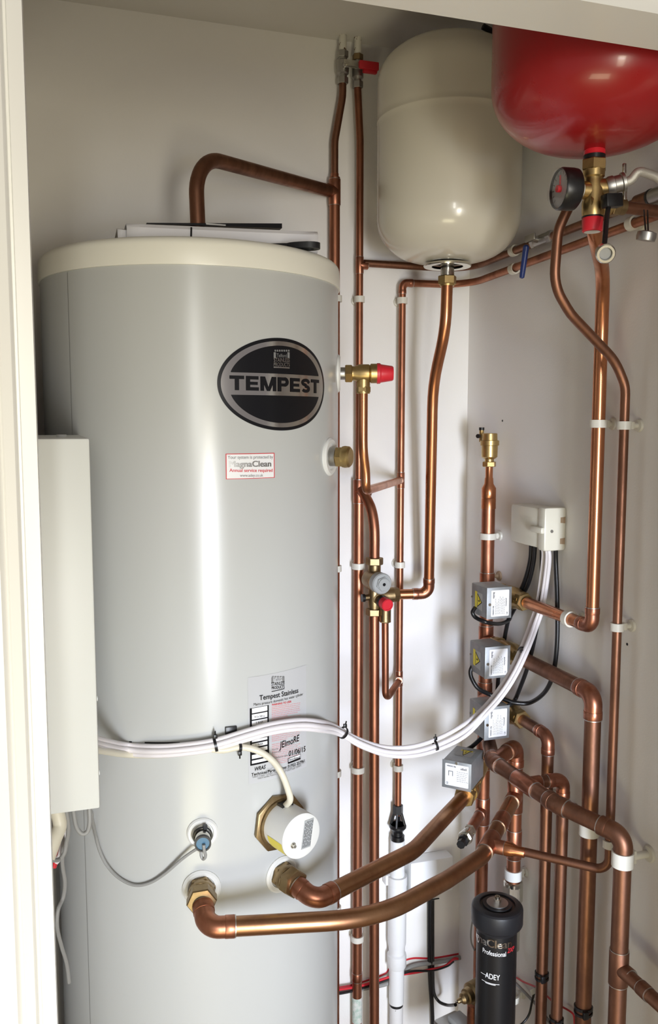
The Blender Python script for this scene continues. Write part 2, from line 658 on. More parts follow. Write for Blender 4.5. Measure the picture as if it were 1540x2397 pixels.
# oval badge
badge = MB()
pl, prt, pt, pb = onT(508, 893), onT(758, 905), onT(640, 790), onT(640, 1008)
tc_, ta = (th(pl) + th(prt)) / 2, (th(prt) - th(pl)) / 2
zc, zb = (pt.z + pb.z) / 2, (pt.z - pb.z) / 2


def oval(mb, fa, fb, lift, mi, zlo=None, zhi=None, n=72):
    vs, fs = [], []
    cols = []
    for i in range(n + 1):
        c = -math.cos(math.pi * i / n)
        h = fb * zb * math.sqrt(max(0, 1 - c * c))
        lo, hi = -h, h
        if zlo is not None:
            lo = max(lo, zlo)
        if zhi is not None:
            hi = min(hi, zhi)
        if hi < lo:
            continue
        cols.append((tc_ + c * ta * fa, zc + lo, zc + hi))
    for t, lo, hi in cols:
        vs += [tpt(t, lo, lift), tpt(t, hi, lift)]
    fs = [[2 * i, 2 * i + 2, 2 * i + 3, 2 * i + 1] for i in range(len(cols) - 1)]
    mb.add(vs, fs, mi)


oval(badge, 1, 1, .0006, 0)
oval(badge, .95, .93, .0009, 1)
band = zb * .235
off = zb * -.005
oval(badge, .845, .835, .0012, 0, zlo=off + band)
oval(badge, .845, .835, .0012, 0, zhi=off - band)
bo = badge.build('badge', ['ink', 'silver'], tank)
bl = MB()
ttext(bl, 'TEMPEST', (537, 913), (745, 921), 33, 0, 0, .0015, block=True)
ttext(bl, 'Telford', (646, 836), (669, 837), 8, 2, 0, .0018)
ttext(bl, 'STAINLESS', (639, 847), (676, 848), 9, 1, .01, .0018)
ttext(bl, 'PRODUCTS', (639, 857), (676, 858), 8, 1, .01, .0018)
trect(bl, (639, 861), (676, 860), .0018, 1)
# arch emblem above the words
for k in range(7):
    x = 641 + k * 5.2
    trect(bl, (x, 823), (x + 3.4, 819), .0018, 2)
trect(bl, (639, 838), (644, 825), .0018, 2)
trect(bl, (671, 838), (676, 825), .0018, 2)
bl.build('badge_lettering', ['ink', 'silver', 'greyp'], bo)

# small red-bordered service sticker
b = MB()
trect(b, (528.5, 1122), (642, 1060), .0005, 0)
trect(b, (530.5, 1120.5), (640, 1061.8), .0008, 1)
so = b.build('service_sticker', ['redp', 'sticker'], tank)
b = MB()
ttext(b, 'Your system is protected by', (532.5, 1074), (638, 1073), 7.2, 0, .008)
ttext(b, 'MagnaClean', (536, 1093), (634, 1092), 13.5, 1, .03)
ttext(b, 'Annual service required', (536.5, 1104.5), (637, 1104.5), 7.5, 2, .014)
ttext(b, 'www.adey.co.uk', (561, 1116), (615, 1115.5), 6.5, 0, .004)
b.build('sticker_lettering', ['greyp', 'steel', 'redp'], so)

# big data label low on the cylinder
b = MB()
trect(b, (582, 1836), (716, 1556), .0004, 0, 12)
dl = b.build('data_label', ['clear'], tank)
b = MB()
for k in range(5):
    x = 635.5 + k * 6
    trect(b, (x, 1586), (x + 4.5, 1582), .0009, 2)
trect(b, (634.5, 1600), (639, 1585), .0009, 2)
trect(b, (661, 1599), (665, 1583), .0009, 2)
ttext(b, 'Telford', (640, 1594), (661, 1592), 7, 2, 0)
ttext(b, 'STAINLESS', (634.5, 1605), (665, 1602), 8, 0, .004)
ttext(b, 'PRODUCTS', (635, 1613.5), (665, 1610), 6.5, 0, .015)
trect(b, (635, 1619.5), (665, 1611), .0009, 0)
ttext(b, 'Tempest Stainless', (606.5, 1639), (697, 1621), 11.5, 0, .012)
ttext(b, 'Mains pressure domestic hot water cylinder', (593, 1652), (708, 1627), 6, 0, 0)
ttext(b, 'WARNING TO USER', (635, 1652), (681, 1644), 4.6, 1, .01)
rnd = random.Random(4)
for row in range(33):
    y0 = 1657 + row * 4.15
    if 1738 < y0 < 1742:
        continue
    x = 635.5
    xe = 702 - rnd.choice((0, 0, 2, 6, 30))
    while x < xe:
        w = rnd.uniform(3, 9)
        yy = y0 - (x - 635) * .16
        w1 = min(x + w, xe) - x
        trect(b, (x, yy), (x + w1, yy - 1.9 - .2 * w1), .0008, 3, 1)
        x += w + 0.9
# black rating table
trect(b, (585.5, 1792.5), (628.5, 1650), .0007, 0, 6)
rows = [(1658, 1668), (1672, 1683), (1687, 1697), (1701, 1712), (1716, 1727), (1731, 1736), (1740, 1748), (1752, 1760), (1766, 1775), (1779, 1786)]
for i, (a, c) in enumerate(rows):
    trect(b, (589, c + 1.5), (625, a - 6.5), .0010, 4, 4)
for t, y in (('14/15w 240V ac', 1680), ('3 BAR', 1694), ('7 BAR', 1709), ('1 BAR', 1745)):
    ttext(b, t, (598 if len(t) < 8 else 594, y), (615 if len(t) < 8 else 619, y - 3), 4.5, 0, 0, .0013)
ttext(b, 'Name', (636, 1757), (650, 1754), 4.5, 2, 0)
ttext(b, 'Address', (636, 1764), (656, 1760), 4.5, 2, 0)
ttext(b, 'Installation date', (640, 1776), (673, 1769), 4.2, 2, 0)
ttext(b, 'JElmoRE', (653, 1752), (698, 1734), 15, 0, .004, .0014, slant=.1)
ttext(b, '01/06/15', (674, 1770), (713, 1758), 12, 0, .006, .0014, slant=.1)
trect(b, (673, 1788), (702.5, 1764), .0010, 0, 4)
trect(b, (674.3, 1783), (701.5, 1765.3), .0012, 4, 4)
ttext(b, 'benchmark', (675, 1781), (701, 1774), 6, 0, .004, .0014, slant=.2)
ttext(b, 'WRAS', (594, 1805), (620, 1799), 9, 0, .012, slant=.2)
for k in range(4):
    trect(b, (622 + 1.5 * k, 1799 + k * 2), (640 - 2 * k, 1794.4 + k * 2.6), .0009, 2, 3)
ttext(b, 'Technical/Parts hotline: 01952 257961', (588, 1816), (712, 1783), 6.3, 0, .012)
ttext(b, 'Telford Copper Cylinders Limited, Unit 22, Furnace Park, Telford TF1 7', (589, 1821), (713, 1786), 4, 2, 0)
ttext(b, 'Telford Stainless Products is a division of Telford Copper Cylinders', (602, 1824), (704, 1793), 4, 2, 0)
b.build('label_lettering', ['ink', 'redp', 'greyp', 'pinkp', 'sticker'], dl)

# black tape marks left on the jacket around the white cables
for nm, r in (('tape_mark', ((303, 1745), (309, 1735))), ('tape_mark', ((339, 1739.5), (421, 1736.5))), ('tape_mark', ((303, 1770), (307, 1767))), ('tape_mark', ((330, 1771), (352, 1768.5)))):
    b = MB()
    tquad(b, r[0], r[1], .0006)
    b.build(nm, 'ink', tank)
b = MB()
p = [onT(723, 1704.5, .0008), onT(723, 1712.5, .0008), onT(731, 1711, .0008), onT(745, 1704, .0008), onT(744, 1702.5, .0008), onT(733, 1705, .0008)]
b.add(p, [list(range(6))])
b.build('tape_mark', 'ink', tank)


def collar(px, py, R, parent, nm='collar'):
    c = onT(px, py)
    n = ncyl(c)
    mb = MB()
    mb.lathe([(R, -.012), (R, .0015), (R * .9, .004), (R * .72, .0035), (R * .66, .001), (R * .66, -.012)], c, n, 40, closed=True)
    mb.lathe([(R * .7, -.01), (R * .68, .0012), (0, .0012)], c, n, 40)
    mb.build(nm, 'plastic', parent)
    return c, n


R_port = .0265
p1, n1 = collar(472, 2079, .029, tank)
p2, n2 = collar(658, 2046, .029, tank)
p3, n3 = collar(474, 1949, .0235, tank)
p4, n4 = collar(772, 1069, .031, tank)
p5 = V3((TC.x + TR * .948, TC.y - TR * .317, onT(789, 872).z))
n5 = V3((.948, -.317, 0)).normalized()
mb = MB().lathe([(.032, -.012), (.032, .001), (.028, .004), (.016, .002), (.0, .002)], p5, n5, 40)
mb.build('collar', 'plastic', tank)
# spare boss with brass cap, beside the small sticker
b = MB()
b.cyl(p4, p4 + n4 * .012, .0155, 24)
b.build('boss', 'steel', tank)
b = MB()
b.hexn(p4 + n4 * .012, p4 + n4 * .024, .0175)
b.lathe([(.017, .022), (.0178, .026), (.017, .033), (.014, .036), (0, .036)], p4, n4, 28)
b.build('boss_cap', 'brass', tank)

# ------------------------------------------------------------------ immersion heater
hb = onT(651, 1922)
hn = ncyl(hb)
imm = thing('immersion_heater', hb, 'white capped immersion heater with brass hexagon flange low on the cylinder', 'immersion heater')
b = MB()
b.hexn(hb, hb + hn * .008, .046, 0, .25, 8)
b.cyl(hb + hn * .007, hb + hn * .012, .039, 40)
b.build('hexagon_flange', 'brassd', imm)
b = MB()
b.lathe([(.0345, .010), (.0350, .058), (.0345, .0615), (.033, .0625), (0, .0625)], hb, hn, 56)
cap = b.build('cap', 'plastic', imm)
hu = V3((-hn.y, hn.x, 0))
if hu.dot(_R) < 0:
    hu = -hu
hf = hb + hn * .0628
b = MB()
sl = V3((0, 0, 1)) * .985 + hu * .16
b.prism([(-.008, -.022), (.009, -.022), (.009, .022), (-.008, .022)], hf + hu * .010 + V3((0, 0, .001)), hu, sl, hn * .0005)
lab = b.build('rating_plate', 'greycap', imm)
b = MB()
rnd = random.Random(8)
for k in range(6):
    x = -.0060 + k * .0026
    y = -.020
    while y < .019:
        L = rnd.uniform(.003, .009)
        b.prism([(x, y), (x + .0008, y), (x + .0008, min(y + L, .02)), (x, min(y + L, .02))], hf + hu * .010 + hn * .0006 + V3((0, 0, .001)), hu, sl, hn * .0002)
        y += L + .0012
b.build('plate_print', 'ink', lab)
b = MB()
sc_ = hf - hu * .0165 - V3((0, 0, .009))
b.cyl(sc_, sc_ + hn * .0015, .0045, 16)
b.cyl(sc_ + hn * .0015, sc_ + hn * .006, .0028, 6)
b.build('screw', 'nickel', imm)
b = MB()
for a0 in range(-0, 1):
    vs = []
    u_, w_ = hu, V3((0, 0, 1))
    n = 8
    for i in range(n + 1):
        a = math.radians(186 + i * 5.5)
        for t in (.022, .060):
            vs.append(hb + hn * t + (u_ * math.cos(a) + w_ * math.sin(a)) * .0353)
    b.add(vs, [[2 * i, 2 * i + 1, 2 * i + 3, 2 * i + 2] for i in range(n)])
b.build('warning_label', 'yellow', imm)
b = MB()
b.box(hb + hn * .018 + V3((0, 0, .0345)), (.020, .018, .004), Matrix.Rotation(math.atan2(hu.y, hu.x), 3, 'Z'))
b.build('cable_entry', 'black', imm)

# ------------------------------------------------------------------ thermostat probe
pk = thing('temperature_probe', p3, 'small chrome temperature probe with blue tip and grey lead', 'sensor')
b = MB()
b.cyl(p3, p3 + n3 * .010, .0135, 28, bev=.001)
b.cyl(p3 + n3 * .010, p3 + n3 * .030, .0115, 28, bev=.001)
b.build('pocket', 'nickel', pk)
b = MB()
b.torus(p3 + n3 * .011, n3, .0135, .0015, 28, 6)
b.box(p3 + n3 * .013 + V3((.004, 0, .0145)), (.006, .006, .006))
b.build('tie', 'black', pk)
b = MB()
b.ring(p3 + n3 * .033, n3, .0098, .0122, .006, 28)
b.build('tip_ring', 'blackm', pk)
b = MB()
b.cyl(p3 + n3 * .030, p3 + n3 * .034, .0098, 28)
b.build('tip', 'bluetip', pk)
"""loop of spare lead hanging below, then away to the left box"""
lead = [p3 + n3 * .036 + V3((.001, -.002, 0)), onT(478, 1990, .037), onT(481, 2004, .032), onT(476, 2011, .026), onT(471, 2004, .024), onT(470, 1992, .022), onT(462, 1987, .018), onT(430, 2008, .012), onT(385, 2046, .006),
        onT(350, 2067, .004), onT(315, 2072, .004), onT(280, 2056, .005), onT(252, 2028, .008), onT(234, 1993, .014), onT(224, 1955, .025), onY(217, 1925, 1.16), onY(214, 1900, 1.12)]
b = MB()
b.tube(smooth(lead, 6), .0024, 8)
b.build('lead', 'cableg', pk)


# ================================================================== PIPEWORK HELPERS
def elbow_mesh(mb, p, a, c, r, R=None, mi=0, ms=1):
    p = V3(p)
    a = (V3(a) - p).normalized()
    c = (V3(c) - p).normalized()
    R = R or r * 2.0
    d = R / math.tan(a.angle(c) / 2)
    L = d + r * 1.1
    path = fillet([p + a * L, p, p + c * L], R, 10)
    mb.tube(path, r * 1.09, 22, mi)
    for v in (a, c):
        mb.cyl(p + v * (L - r * 1.0), p + v * L, r * 1.14, 22, mi, bev=r * .04)
        mb.ring(p + v * (L + r * .04), v, r * .9, r * 1.11, r * .12, 22, ms)


def tee_mesh(mb, p, d, br, r, rb=None, mi=0, ms=1):
    p, d, br = V3(p), V3(d).normalized(), V3(br).normalized()
    rb = rb or r
    L = rb * 1.0 + r * 1.3
    mb.cyl(p - d * L, p + d * L, r * 1.12, 24, mi, bev=r * .05)
    mb.cyl(p, p + br * (r * 1.12 + rb * 1.2), rb * 1.13, 24, mi, bev=rb * .05)
    for q, v, rr in ((p - d * L, d, r), (p + d * L, d, r), (p + br * (r * 1.12 + rb * 1.2), br, rb)):
        mb.ring(q, v, rr * .9, rr * 1.10, rr * .14, 24, ms)


def pipe(label, pts, r, bends, m='copper', group=None, tees=(), couplings=(), name='copper_pipe', fm='copperf', seg=22):
    """bends: one entry per inner point; a number is a drawn bend of that radius, 'e' a soldered elbow"""
    pts = [V3(p) for p in pts]
    rad = [(r * 2.0 if x == 'e' else x) for x in bends]
    mb = MB()
    mb.tube(fillet(pts, rad, 12), r, seg)
    o = tag(mb.build(name, m), label, 'pipe', group)
    for i, x in enumerate(bends):
        if x == 'e':
            e = MB()
            elbow_mesh(e, pts[i + 1], pts[i], pts[i + 2], r)
            e.build('elbow', [fm, 'solder'], o)
    for t in tees:
        e = MB()
        tee_mesh(e, *t)
        e.build('tee', [fm, 'solder'], o)
    for (p, d, rr, L) in couplings:
        e = MB()
        d = V3(d).normalized()
        p = V3(p)
        e.cyl(p - d * L / 2, p + d * L / 2, rr * 1.1, 22, 0, bev=rr * .05)
        e.ring(p - d * L / 2, d, rr * .9, rr * 1.09, rr * .14, 22, 1)
        e.ring(p + d * L / 2, d, rr * .9, rr * 1.09, rr * .14, 22, 1)
        e.build('coupling', [fm, 'solder'], o)
    return o


def clip(label, c, axis, r, wall, base=True, w=.013, stem=.0045, m='clipw'):
    """wall: vector from the pipe centre to the wall surface"""
    c, axis, wall = V3(c), V3(axis).normalized(), V3(wall)
    wd = wall.normalized()
    mb = MB()
    mb.ring(c, axis, r + .0003, r + .0035, w, 30)
    side = axis.cross(wd)
    # closing latch on the front and body behind
    mb.box(c + wd * (r + .004), (.010, .010, w * .9), Matrix((side, wd, axis)).transposed(), .001)
    L = wall.length
    if L > r + .006:
        mb.cyl(c + wd * (r + .003), c + wd * (L - .0005), stem, 14)
        if base:
            mb.lathe([(stem * 2.4, 0), (stem * 2.1, -.0035), (stem * 1.1, -.0045)], c + wd * (L - .0003), wd, 20)
    return tag(mb.build('pipe_clip', m), label, 'pipe clip', 'white pipe clips')


UP, BACK, RIGHT = V3((0, 0, 1)), V3((0, 1, 0)), V3((1, 0, 0))
YP = 1.735
XP = 0.868
DX, FX = 0.628, 0.7255
R15, R22, R28 = .0075, .011, .014

# ------------------------------------------------------------------ top-left: hot draw-off, riser behind the cylinder
BX = onY(783, 900, YP).x
zt_ = onY(778, 450, YP).z
tee_hot = V3((BX, YP, zt_))
pipe('dark bent copper pipe arching from cylinder top to the riser tee', [V3((onY(466, 540, 1.45).x, 1.45, 1.76)), onY(456, 362, 1.46), tee_hot + V3((-.012, -.003, .001))], .0125, [.072], 'copperd')
pipe('copper riser with a tee, rising behind the right edge of the cylinder', [(BX + .001, YP, 0.02), (BX, YP, zt_ + .03)], R22, [], 'copper',
     tees=[(tee_hot, UP, V3((-1, -.35, 0)).normalized() * 1 + V3((0, 0, .1)), R22, .0115)])
vx = onY(802, 200, YP).x
p_ = [V3((BX, YP, zt_ + .02)), V3((BX, YP, onY(777, 330, YP).z)), V3((vx, YP, onY(801, 225, YP).z)), V3((vx, YP, onY(802, 192, YP).z))]
o = pipe('thin offset copper pipe between riser tee and left ceiling valve', p_, R15, [.10, .10], 'copperd')
b = MB()
zz = onY(777, 427, YP).z
b.lathe([(.0082, .018), (.0085, .012), (.0118, 0), (.0122, -.008), (.0122, -.02)], (BX, YP, zz), UP, 22)
b.build('reducer', 'copperf', o)


def ball_valve(x, z0, z1, label, lever):
    o = thing('ball_valve', (x, YP, z0), label, 'valve', 'ceiling ball valves')
    L = z1 - z0
    b = MB()
    b.hexn((x, YP, z0), (x, YP, z0 + L * .2), .0118)
    b.lathe([(.0088, L * .2), (.0088, L * .28), (.0125, L * .32), (.0135, L * .5), (.0125, L * .7), (.0088, L * .74), (.0088, L * .8)], (x, YP, z0), UP, 22)
    b.hexn((x, YP, z0 + L * .8), (x, YP, z1), .0118)
    b.cyl((x, YP, z0 + L * .5), (x, YP - .022, z0 + L * .5), .006, 16)
    b.build('valve_body', 'steel', o)
    lz = z0 + L * .5
    b = MB()
    b.box((x + .012, YP - .023, lz), (.034, .0025, .015), None, .0008)
    b.cyl((x, YP - .021, lz), (x, YP - .028, lz), .0045, 6)
    b.build('lever_plate', 'nickel', o)
    b = MB()
    b.box((x + .048, YP - .024, lz + .001), (.042, .008, .016), None, .002)
    b.box((x + .052, YP - .019, lz - .008), (.030, .010, .008), None, .002)
    b.build('lever_grip', 'red', o)
    return o


zv0, zv1 = onY(802, 197, YP).z, onY(802, 120, YP).z
ball_valve(vx, zv0, zv1, 'left of two steel valves under the ceiling, its red lever reaching right', 1)
dx2 = onY(837, 200, YP).x
b = MB()
b.cyl((vx, YP, zv1 - .003), (vx, YP, ZC), .0078, 20)
tag(b.build('painted_pipe_stub', 'paintpipe'), 'chipped white painted pipe stub above the left ceiling valve', 'pipe')
b = MB()
b.cyl((dx2, YP, onY(836, 132, YP).z - .003), (dx2, YP, ZC), .0078, 20)
tag(b.build('painted_pipe_stub', 'paintpipe'), 'chipped white painted pipe stub above the right ceiling valve', 'pipe')
o = thing('isolating_valve', (dx2, YP, onY(838, 205, YP).z), 'right ceiling valve, dark steel, partly behind the red lever', 'valve')
z0, z1 = onY(838, 207, YP).z, onY(838, 128, YP).z
L = z1 - z0
b = MB()
b.hexn((dx2, YP, z0), (dx2, YP, z0 + L * .2), .0112)
b.lathe([(.008, L * .2), (.008, L * .26), (.0118, L * .32), (.0118, L * .62), (.008, L * .7), (.008, L * .82)], (dx2, YP, z0), UP, 22)
b.build('valve_body', 'steel', o)
b = MB()
b.hexn((dx2, YP, z0 + L * .82), (dx2, YP, z1), .0112)
b.build('compression_nut', 'brassd', o)

# ------------------------------------------------------------------ back wall: cold main (left vertical), tundish drain (right vertical)
zD1 = onY(843, 621, YP).z
zD2 = onY(838, 1150, YP).z
zF1 = onY(938, 1124, YP).z
pipe('slim copper pipe from right ceiling valve down the back wall', [(dx2, YP, z0 - .01 + .012), (DX, YP, onY(841, 330, YP).z), (DX, YP, zD2 + .01)], R15, [.15], 'copper',
     tees=[((DX, YP, zD1), UP, RIGHT, R15)])
o = pipe('wider copper cold main rising up the back wall beside the cylinder', [(DX, YP, 0), (DX, YP, zD2 + .005)], R22, [], 'copper',
         tees=[((DX, YP, zD2), UP, V3((.5, -.6, 0)), R22)],
         couplings=[((DX, YP, onY(838, 2285, YP).z), UP, R22, .02)])
b = MB()
b.cyl((DX, YP, onY(838, 2352, YP).z), (DX, YP, onY(838, 2332, YP).z), R22 + .0004, 22)
b.cyl((DX, YP, onY(838, 2390, YP).z), (DX, YP, onY(838, 2352, YP).z), R22 + .0003, 22)
b.build('limescale_crust', 'verdi', o)
wp = onX(1200, 585, .878)
zW1 = 1.838
pipe('upper horizontal copper pipe along the right wall with a blue handled valve', [(DX + .01, YP, zW1 - .003), (.878, YP, zW1 - .003), (.878, 1.14, zW1 + .003)], R15, [.07], 'copperd')
zW2 = 1.803
pipe('lower horizontal copper pipe turning down the back wall at an elbow', [(FX, YP, zF1 + .02), (FX, YP, zW2 - .004), (.878, YP, zW2 - .002), (.878, .93, zW2 + .012)], R15, ['e', .085], 'copper')
zT = onY(931, 1888, YP).z
pipe('slim copper discharge pipe dropping to the black tundish', [(FX, YP, zF1 + .02), (FX, YP, zT - .02)], R15, [], 'copper',
     tees=[((FX, YP, zF1), UP, V3((-.55, -.8, 0)), R15), ((FX, YP, onY(936, 1588, YP).z), UP, V3((-.4, -.9, 0)), R15)])

# tundish
o = thing('tundish', (FX, YP, onY(930, 1968, YP).z), 'black plastic tundish with open windows below slim copper pipe', 'tundish')
za, zb_, zc_, zd = [onY(930, y, YP).z for y in (1884, 1903, 1932, 1968)]
b = MB()
b.hexn((FX, YP, zb_ - .002), (FX, YP, za), .0115, 0, .3)
for k in range(4):
    a = math.radians(45 + 90 * k + 12)
    d = V3((math.cos(a), math.sin(a), 0))
    q0 = V3((FX, YP, zb_)) + d * .008
    q1 = V3((FX, YP, zc_)) + d * .0165
    b.tube([q0, q1], .0032, 8)
b.lathe([(.0165, zc_ - zd + .003), (.0195, zc_ - zd), (.0195, zc_ - zd - .004), (.012, zc_ - zd - .014), (.012, .014), (.0155, .013), (.0155, 0)], (FX, YP, zd), UP, 26)
b.lathe([(.0165, 0.0), (.0145, -.001), (.009, -.012)], (FX, YP, zc_ + .003), UP, 26)
b.build('funnel_body', 'black', o)

# white waste pipe
o = thing('waste_pipe', (FX, YP, 0.12), 'white plastic waste pipe standing below the black tundish', 'pipe')
ys = [1966, 2055, 2060, 2212, 2228, 2232, 2243, 2262, 2264, 2345]
zz = [onY(930, y, YP).z for y in ys]
b = MB()
b.lathe([(.0165, zz[1]), (.0165, zz[0]), (.0145, zz[0] + .001)], (FX, YP, 0), UP, 30)
b.lathe([(.020, zz[3]), (.0215, zz[3] + .008), (.0215, zz[2] - .004), (.0195, zz[2] + .001)], (FX, YP, 0), UP, 30)
b.build('upper_tube', 'pvc', o)
b = MB()
b.lathe([(.0185, zz[4]), (.0195, zz[3] + .001), (.019, zz[3])], (FX, YP, 0), UP, 30)
b.lathe([(.0205, zz[7]), (.0225, zz[7] + .003), (.0225, zz[5]), (.0185, zz[4])], (FX, YP, 0), UP, 12)
b.build('coupling_nut', 'pvc', o)
b = MB()
b.lathe([(.0175, zz[9]), (.0178, zz[7] + .02), (.0165, zz[7] + .021), (.0165, zz[7])], (FX, YP, 0), UP, 30)
b.build('lower_socket', 'pvc', o)
b = MB()
b.cyl((FX, YP, 0), (FX, YP, onY(930, 2352, YP).z), .0157, 26)
m_ = mat('smeared_black_pipe', (0.03, 0.02, 0.02), 0.6, var=(0.78, 0.78, 0.79), vscale=25, vmix=1.0)
chip_material(m_, .36, .38, 28)
b.build('stained_end', m_, o)
b = MB()
b.cyl((FX, YP, onY(930, 2362, YP).z), (FX, YP, zz[9] + .005), .0156, 26)
b.build('black_pipe_band', 'blackm', o)
b = MB()
zq0 = onY(925, 2060, YP).z
b.ring((FX, YP, zq0), UP, .0166, .0225, .022, 26)
b.box((FX - .02, YP + .012, zq0), (.016, .02, .024), None, .002)
b.build('wall_bracket', 'pvc', o)

# ------------------------------------------------------------------ relief valve on the cylinder and its discharge
rv = thing('pressure_relief_valve', p5, 'brass relief valve with red cap screwed into cylinder side', 'valve')
b = MB()
b.cyl(p5, p5 + n5 * .016, .0105, 24)
b.build('threaded_tail', 'steel', rv)
b = MB()
b.hexn(p5 + n5 * .012, p5 + n5 * .024, .0165, 0, .1)
b.lathe([(.0125, .022), (.012, .028), (.0155, .036), (.0155, .052), (.0140, .054), (.0165, .056), (.0165, .066)], p5, n5, 28)
pc = p5 + n5 * .043
b.cyl(pc, pc - UP * .024, .0115, 24)
b.hexn(pc - UP * .022, pc - UP * .032, .0125)
b.lathe([(.0115, -.030), (.0115, -.034), (.0085, -.034)], pc, UP, 24)
b.build('valve_body', 'brass', rv)
b = MB()
b.lathe([(.0175, .066), (.0175, .071), (.0155, .073), (.0125, .092), (.0110, .094), (0, .094)], p5, n5, 12)
b.build('cap', 'red', rv)
zE = onY(856, 1150, pc.y).z
pipe('copper discharge pipe falling from the red capped relief valve', [pc - UP * .03, V3((pc.x, pc.y, zE + .07)), V3((pc.x + .009, pc.y + .01, zE + .035)), V3((pc.x + .010, pc.y + .012, zE)), V3((FX - .006, YP - .008, zF1))], R15 + .0003, [.12, .1, .02], 'copperb', fm='oxide')

# ------------------------------------------------------------------ combination valve
YV = 1.685
vc = onY(876, 1390, YV)
VXc = vc.x
cv = thing('combination_valve', (VXc, YV, onY(876, 1440, YV).z), 'brass combination valve with grey disc cap and red relief knob', 'valve')
zz = [onY(876, y, YV).z for y in (1305, 1322, 1440, 1424)]
b = MB()
b.hexn((VXc, YV, zz[1]), (VXc, YV, zz[0]), .0185, 0, .2)
b.lathe([(.0125, zz[3]), (.0145, zz[3] + .02), (.013, zz[3] + .035), (.0135, zz[1] - .02), (.0135, zz[1] + .002)], (VXc, YV, 0), UP, 26)
b.hexn((VXc, YV, zz[2]), (VXc, YV, zz[3]), .0180, 0, .2)
cd = V3((.12, -1, -.02)).normalized()
c1 = V3((VXc - .003, YV, onY(876, 1358, YV).z))
b.lathe([(.0195, -.016), (.0215, -.01), (.0215, .012), (.0225, .018), (.0225, .024)], c1, cd, 30)
cr = V3((VXc + .002, YV, onY(876, 1396, YV).z))
b.cyl(cr, cr + V3((.040, -.004, .002)), .0165, 26)
b.hexn(cr + V3((.034, -.003, .002)), cr + V3((.052, -.004, .002)), .0165)
b.cyl(cr, cr - V3((.026, 0, 0.002)), .0065, 18)
rd = V3((.10, -1, -.12)).normalized()
b.lathe([(.015, 0), (.014, .012), (.0115, .014), (.0115, .036)], cr + V3((.004, 0, -.004)), rd, 26)
ro = cr + V3((.0185, -.012, -.012))
b.cyl(ro, V3((ro.x, ro.y, onY(897, 1454, ro.y).z)), .0125, 24)
b.hexn(V3((ro.x, ro.y, onY(897, 1457, ro.y).z)), V3((ro.x, ro.y, onY(897, 1450, ro.y).z)), .0125)
b.build('valve_body', 'brassd', cv)
b = MB()
b.lathe([(.0220, .022), (.0225, .040), (.0205, .043), (.0155, .0435)], c1, cd, 40)
b.hexn(c1 + cd * .043, c1 + cd * .0475, .0158, 0, .3)
b.lathe([(.0125, .0470), (.0125, .0500), (0, .0500)], c1, cd, 30)
b.build('disc_cap', 'greycap', cv)
b = MB()
b.lathe([(.0035, .0500), (.0035, .0504), (0, .0504)], c1, cd, 10)
b.build('key_hole', 'ink', cv)
b = MB()
kk = cr + V3((.004, 0, -.004))
b.lathe([(.0125, .030), (.0132, .034), (.0132, .050), (.0115, .052), (.0095, .052), (.0095, .0500), (.0, .0500)], kk, rd, 20)
b.build('relief_knob', 'red', cv)
b = MB()
b.ring(kk + rd * .029, rd, .010, .0136, .008, 24)
b.build('seal_ring', 'black', cv)
b = MB()
b.cyl(cr - V3((.024, 0, .002)), cr - V3((.030, 0, .002)), .0085, 18)
b.build('rubber_cap', 'black', cv)

pipe('curved copper pipe feeding the top of the brass combination valve', smooth([V3((DX + .003, YP - .006, zD2 + .004)), onY(856, 1164, 1.712), onY(869, 1193, 1.695), onY(876, 1238, YV), V3((VXc, YV, zz[0] - .006))], 7), R22, [0] * 27, 'copper')
pipe('straight copper pipe leaving the bottom of the combination valve', [(VXc, YV, zz[2] + .004), (onY(877, 2390, YV).x, YV, .0)], R22, [], 'copper')
rx, ry = ro.x, ro.y
pipe('thin copper relief pipe hooking back under the combination valve', [(rx, ry, onY(897, 1450, ry).z), (rx + .002, ry, onY(903, 1640, ry).z), (FX - .004, YP - .010, onY(936, 1590, YP).z)], R15, [.016], 'copper', fm='oxide')
zo = cr.z + .002
ve = V3((onY(1007, 1390, 1.66).x, 1.668, zo))

# ------------------------------------------------------------------ white expansion vessel
VY, VR = 1.527, 0.1355
VX = onY(1047, 625, VY).x


def vz(y):
    return onY(1049, y, VY).z


zs = [vz(y) for y in (616, 585, 510, 290, 195, 96)]
wv = thing('expansion_vessel', (VX, VY, zs[0] - .01), 'cream potable expansion vessel hanging over the back wall pipes', 'expansion vessel')
pr = [(0.045, zs[0] + .002)]
zbt = zs[0] + .004
for k in range(1, 13):
    a = k / 12 * math.pi / 2
    pr.append((.045 + (VR - .045) * math.sin(a) ** .92, zs[2] - (zs[2] - zbt) * math.cos(a)))
pr += [(VR, zs[3] - .012), (VR, zs[3] - .003), (VR + .0010, zs[3] - .001), (VR + .0010, zs[3] + .001), (VR, zs[3] + .003), (VR, zs[3] + .012), (VR, zs[4] - .005)]
for k in range(13):
    a = k / 12 * math.pi / 2
    pr.append((VR * math.cos(a) ** .8 if k < 12 else 0, zs[4] + (zs[5] - zs[4]) * math.sin(a)))
b = MB()
b.lathe(pr, (VX, VY, 0), UP, 96)
b.build('vessel_shell', 'cream_tank', wv)
b = MB()
zr = vz(622)
b.lathe([(.030, zr - .002), (.0445, zr - .0025), (.0455, zr - .0005), (.0445, zr + .0025), (.031, zr + .0025)], (VX, VY, 0), UP, 48, closed=True)
b.lathe([(.0, zr + .006), (.034, zr + .006)], (VX, VY, 0), UP, 40)
b.build('flange_ring', 'nickel', wv)
b = MB()
b.cyl((VX, VY, vz(646)), (VX, VY, zr + .006), .0130, 26)
b.build('threaded_stem', 'nickel', wv)
b = MB()
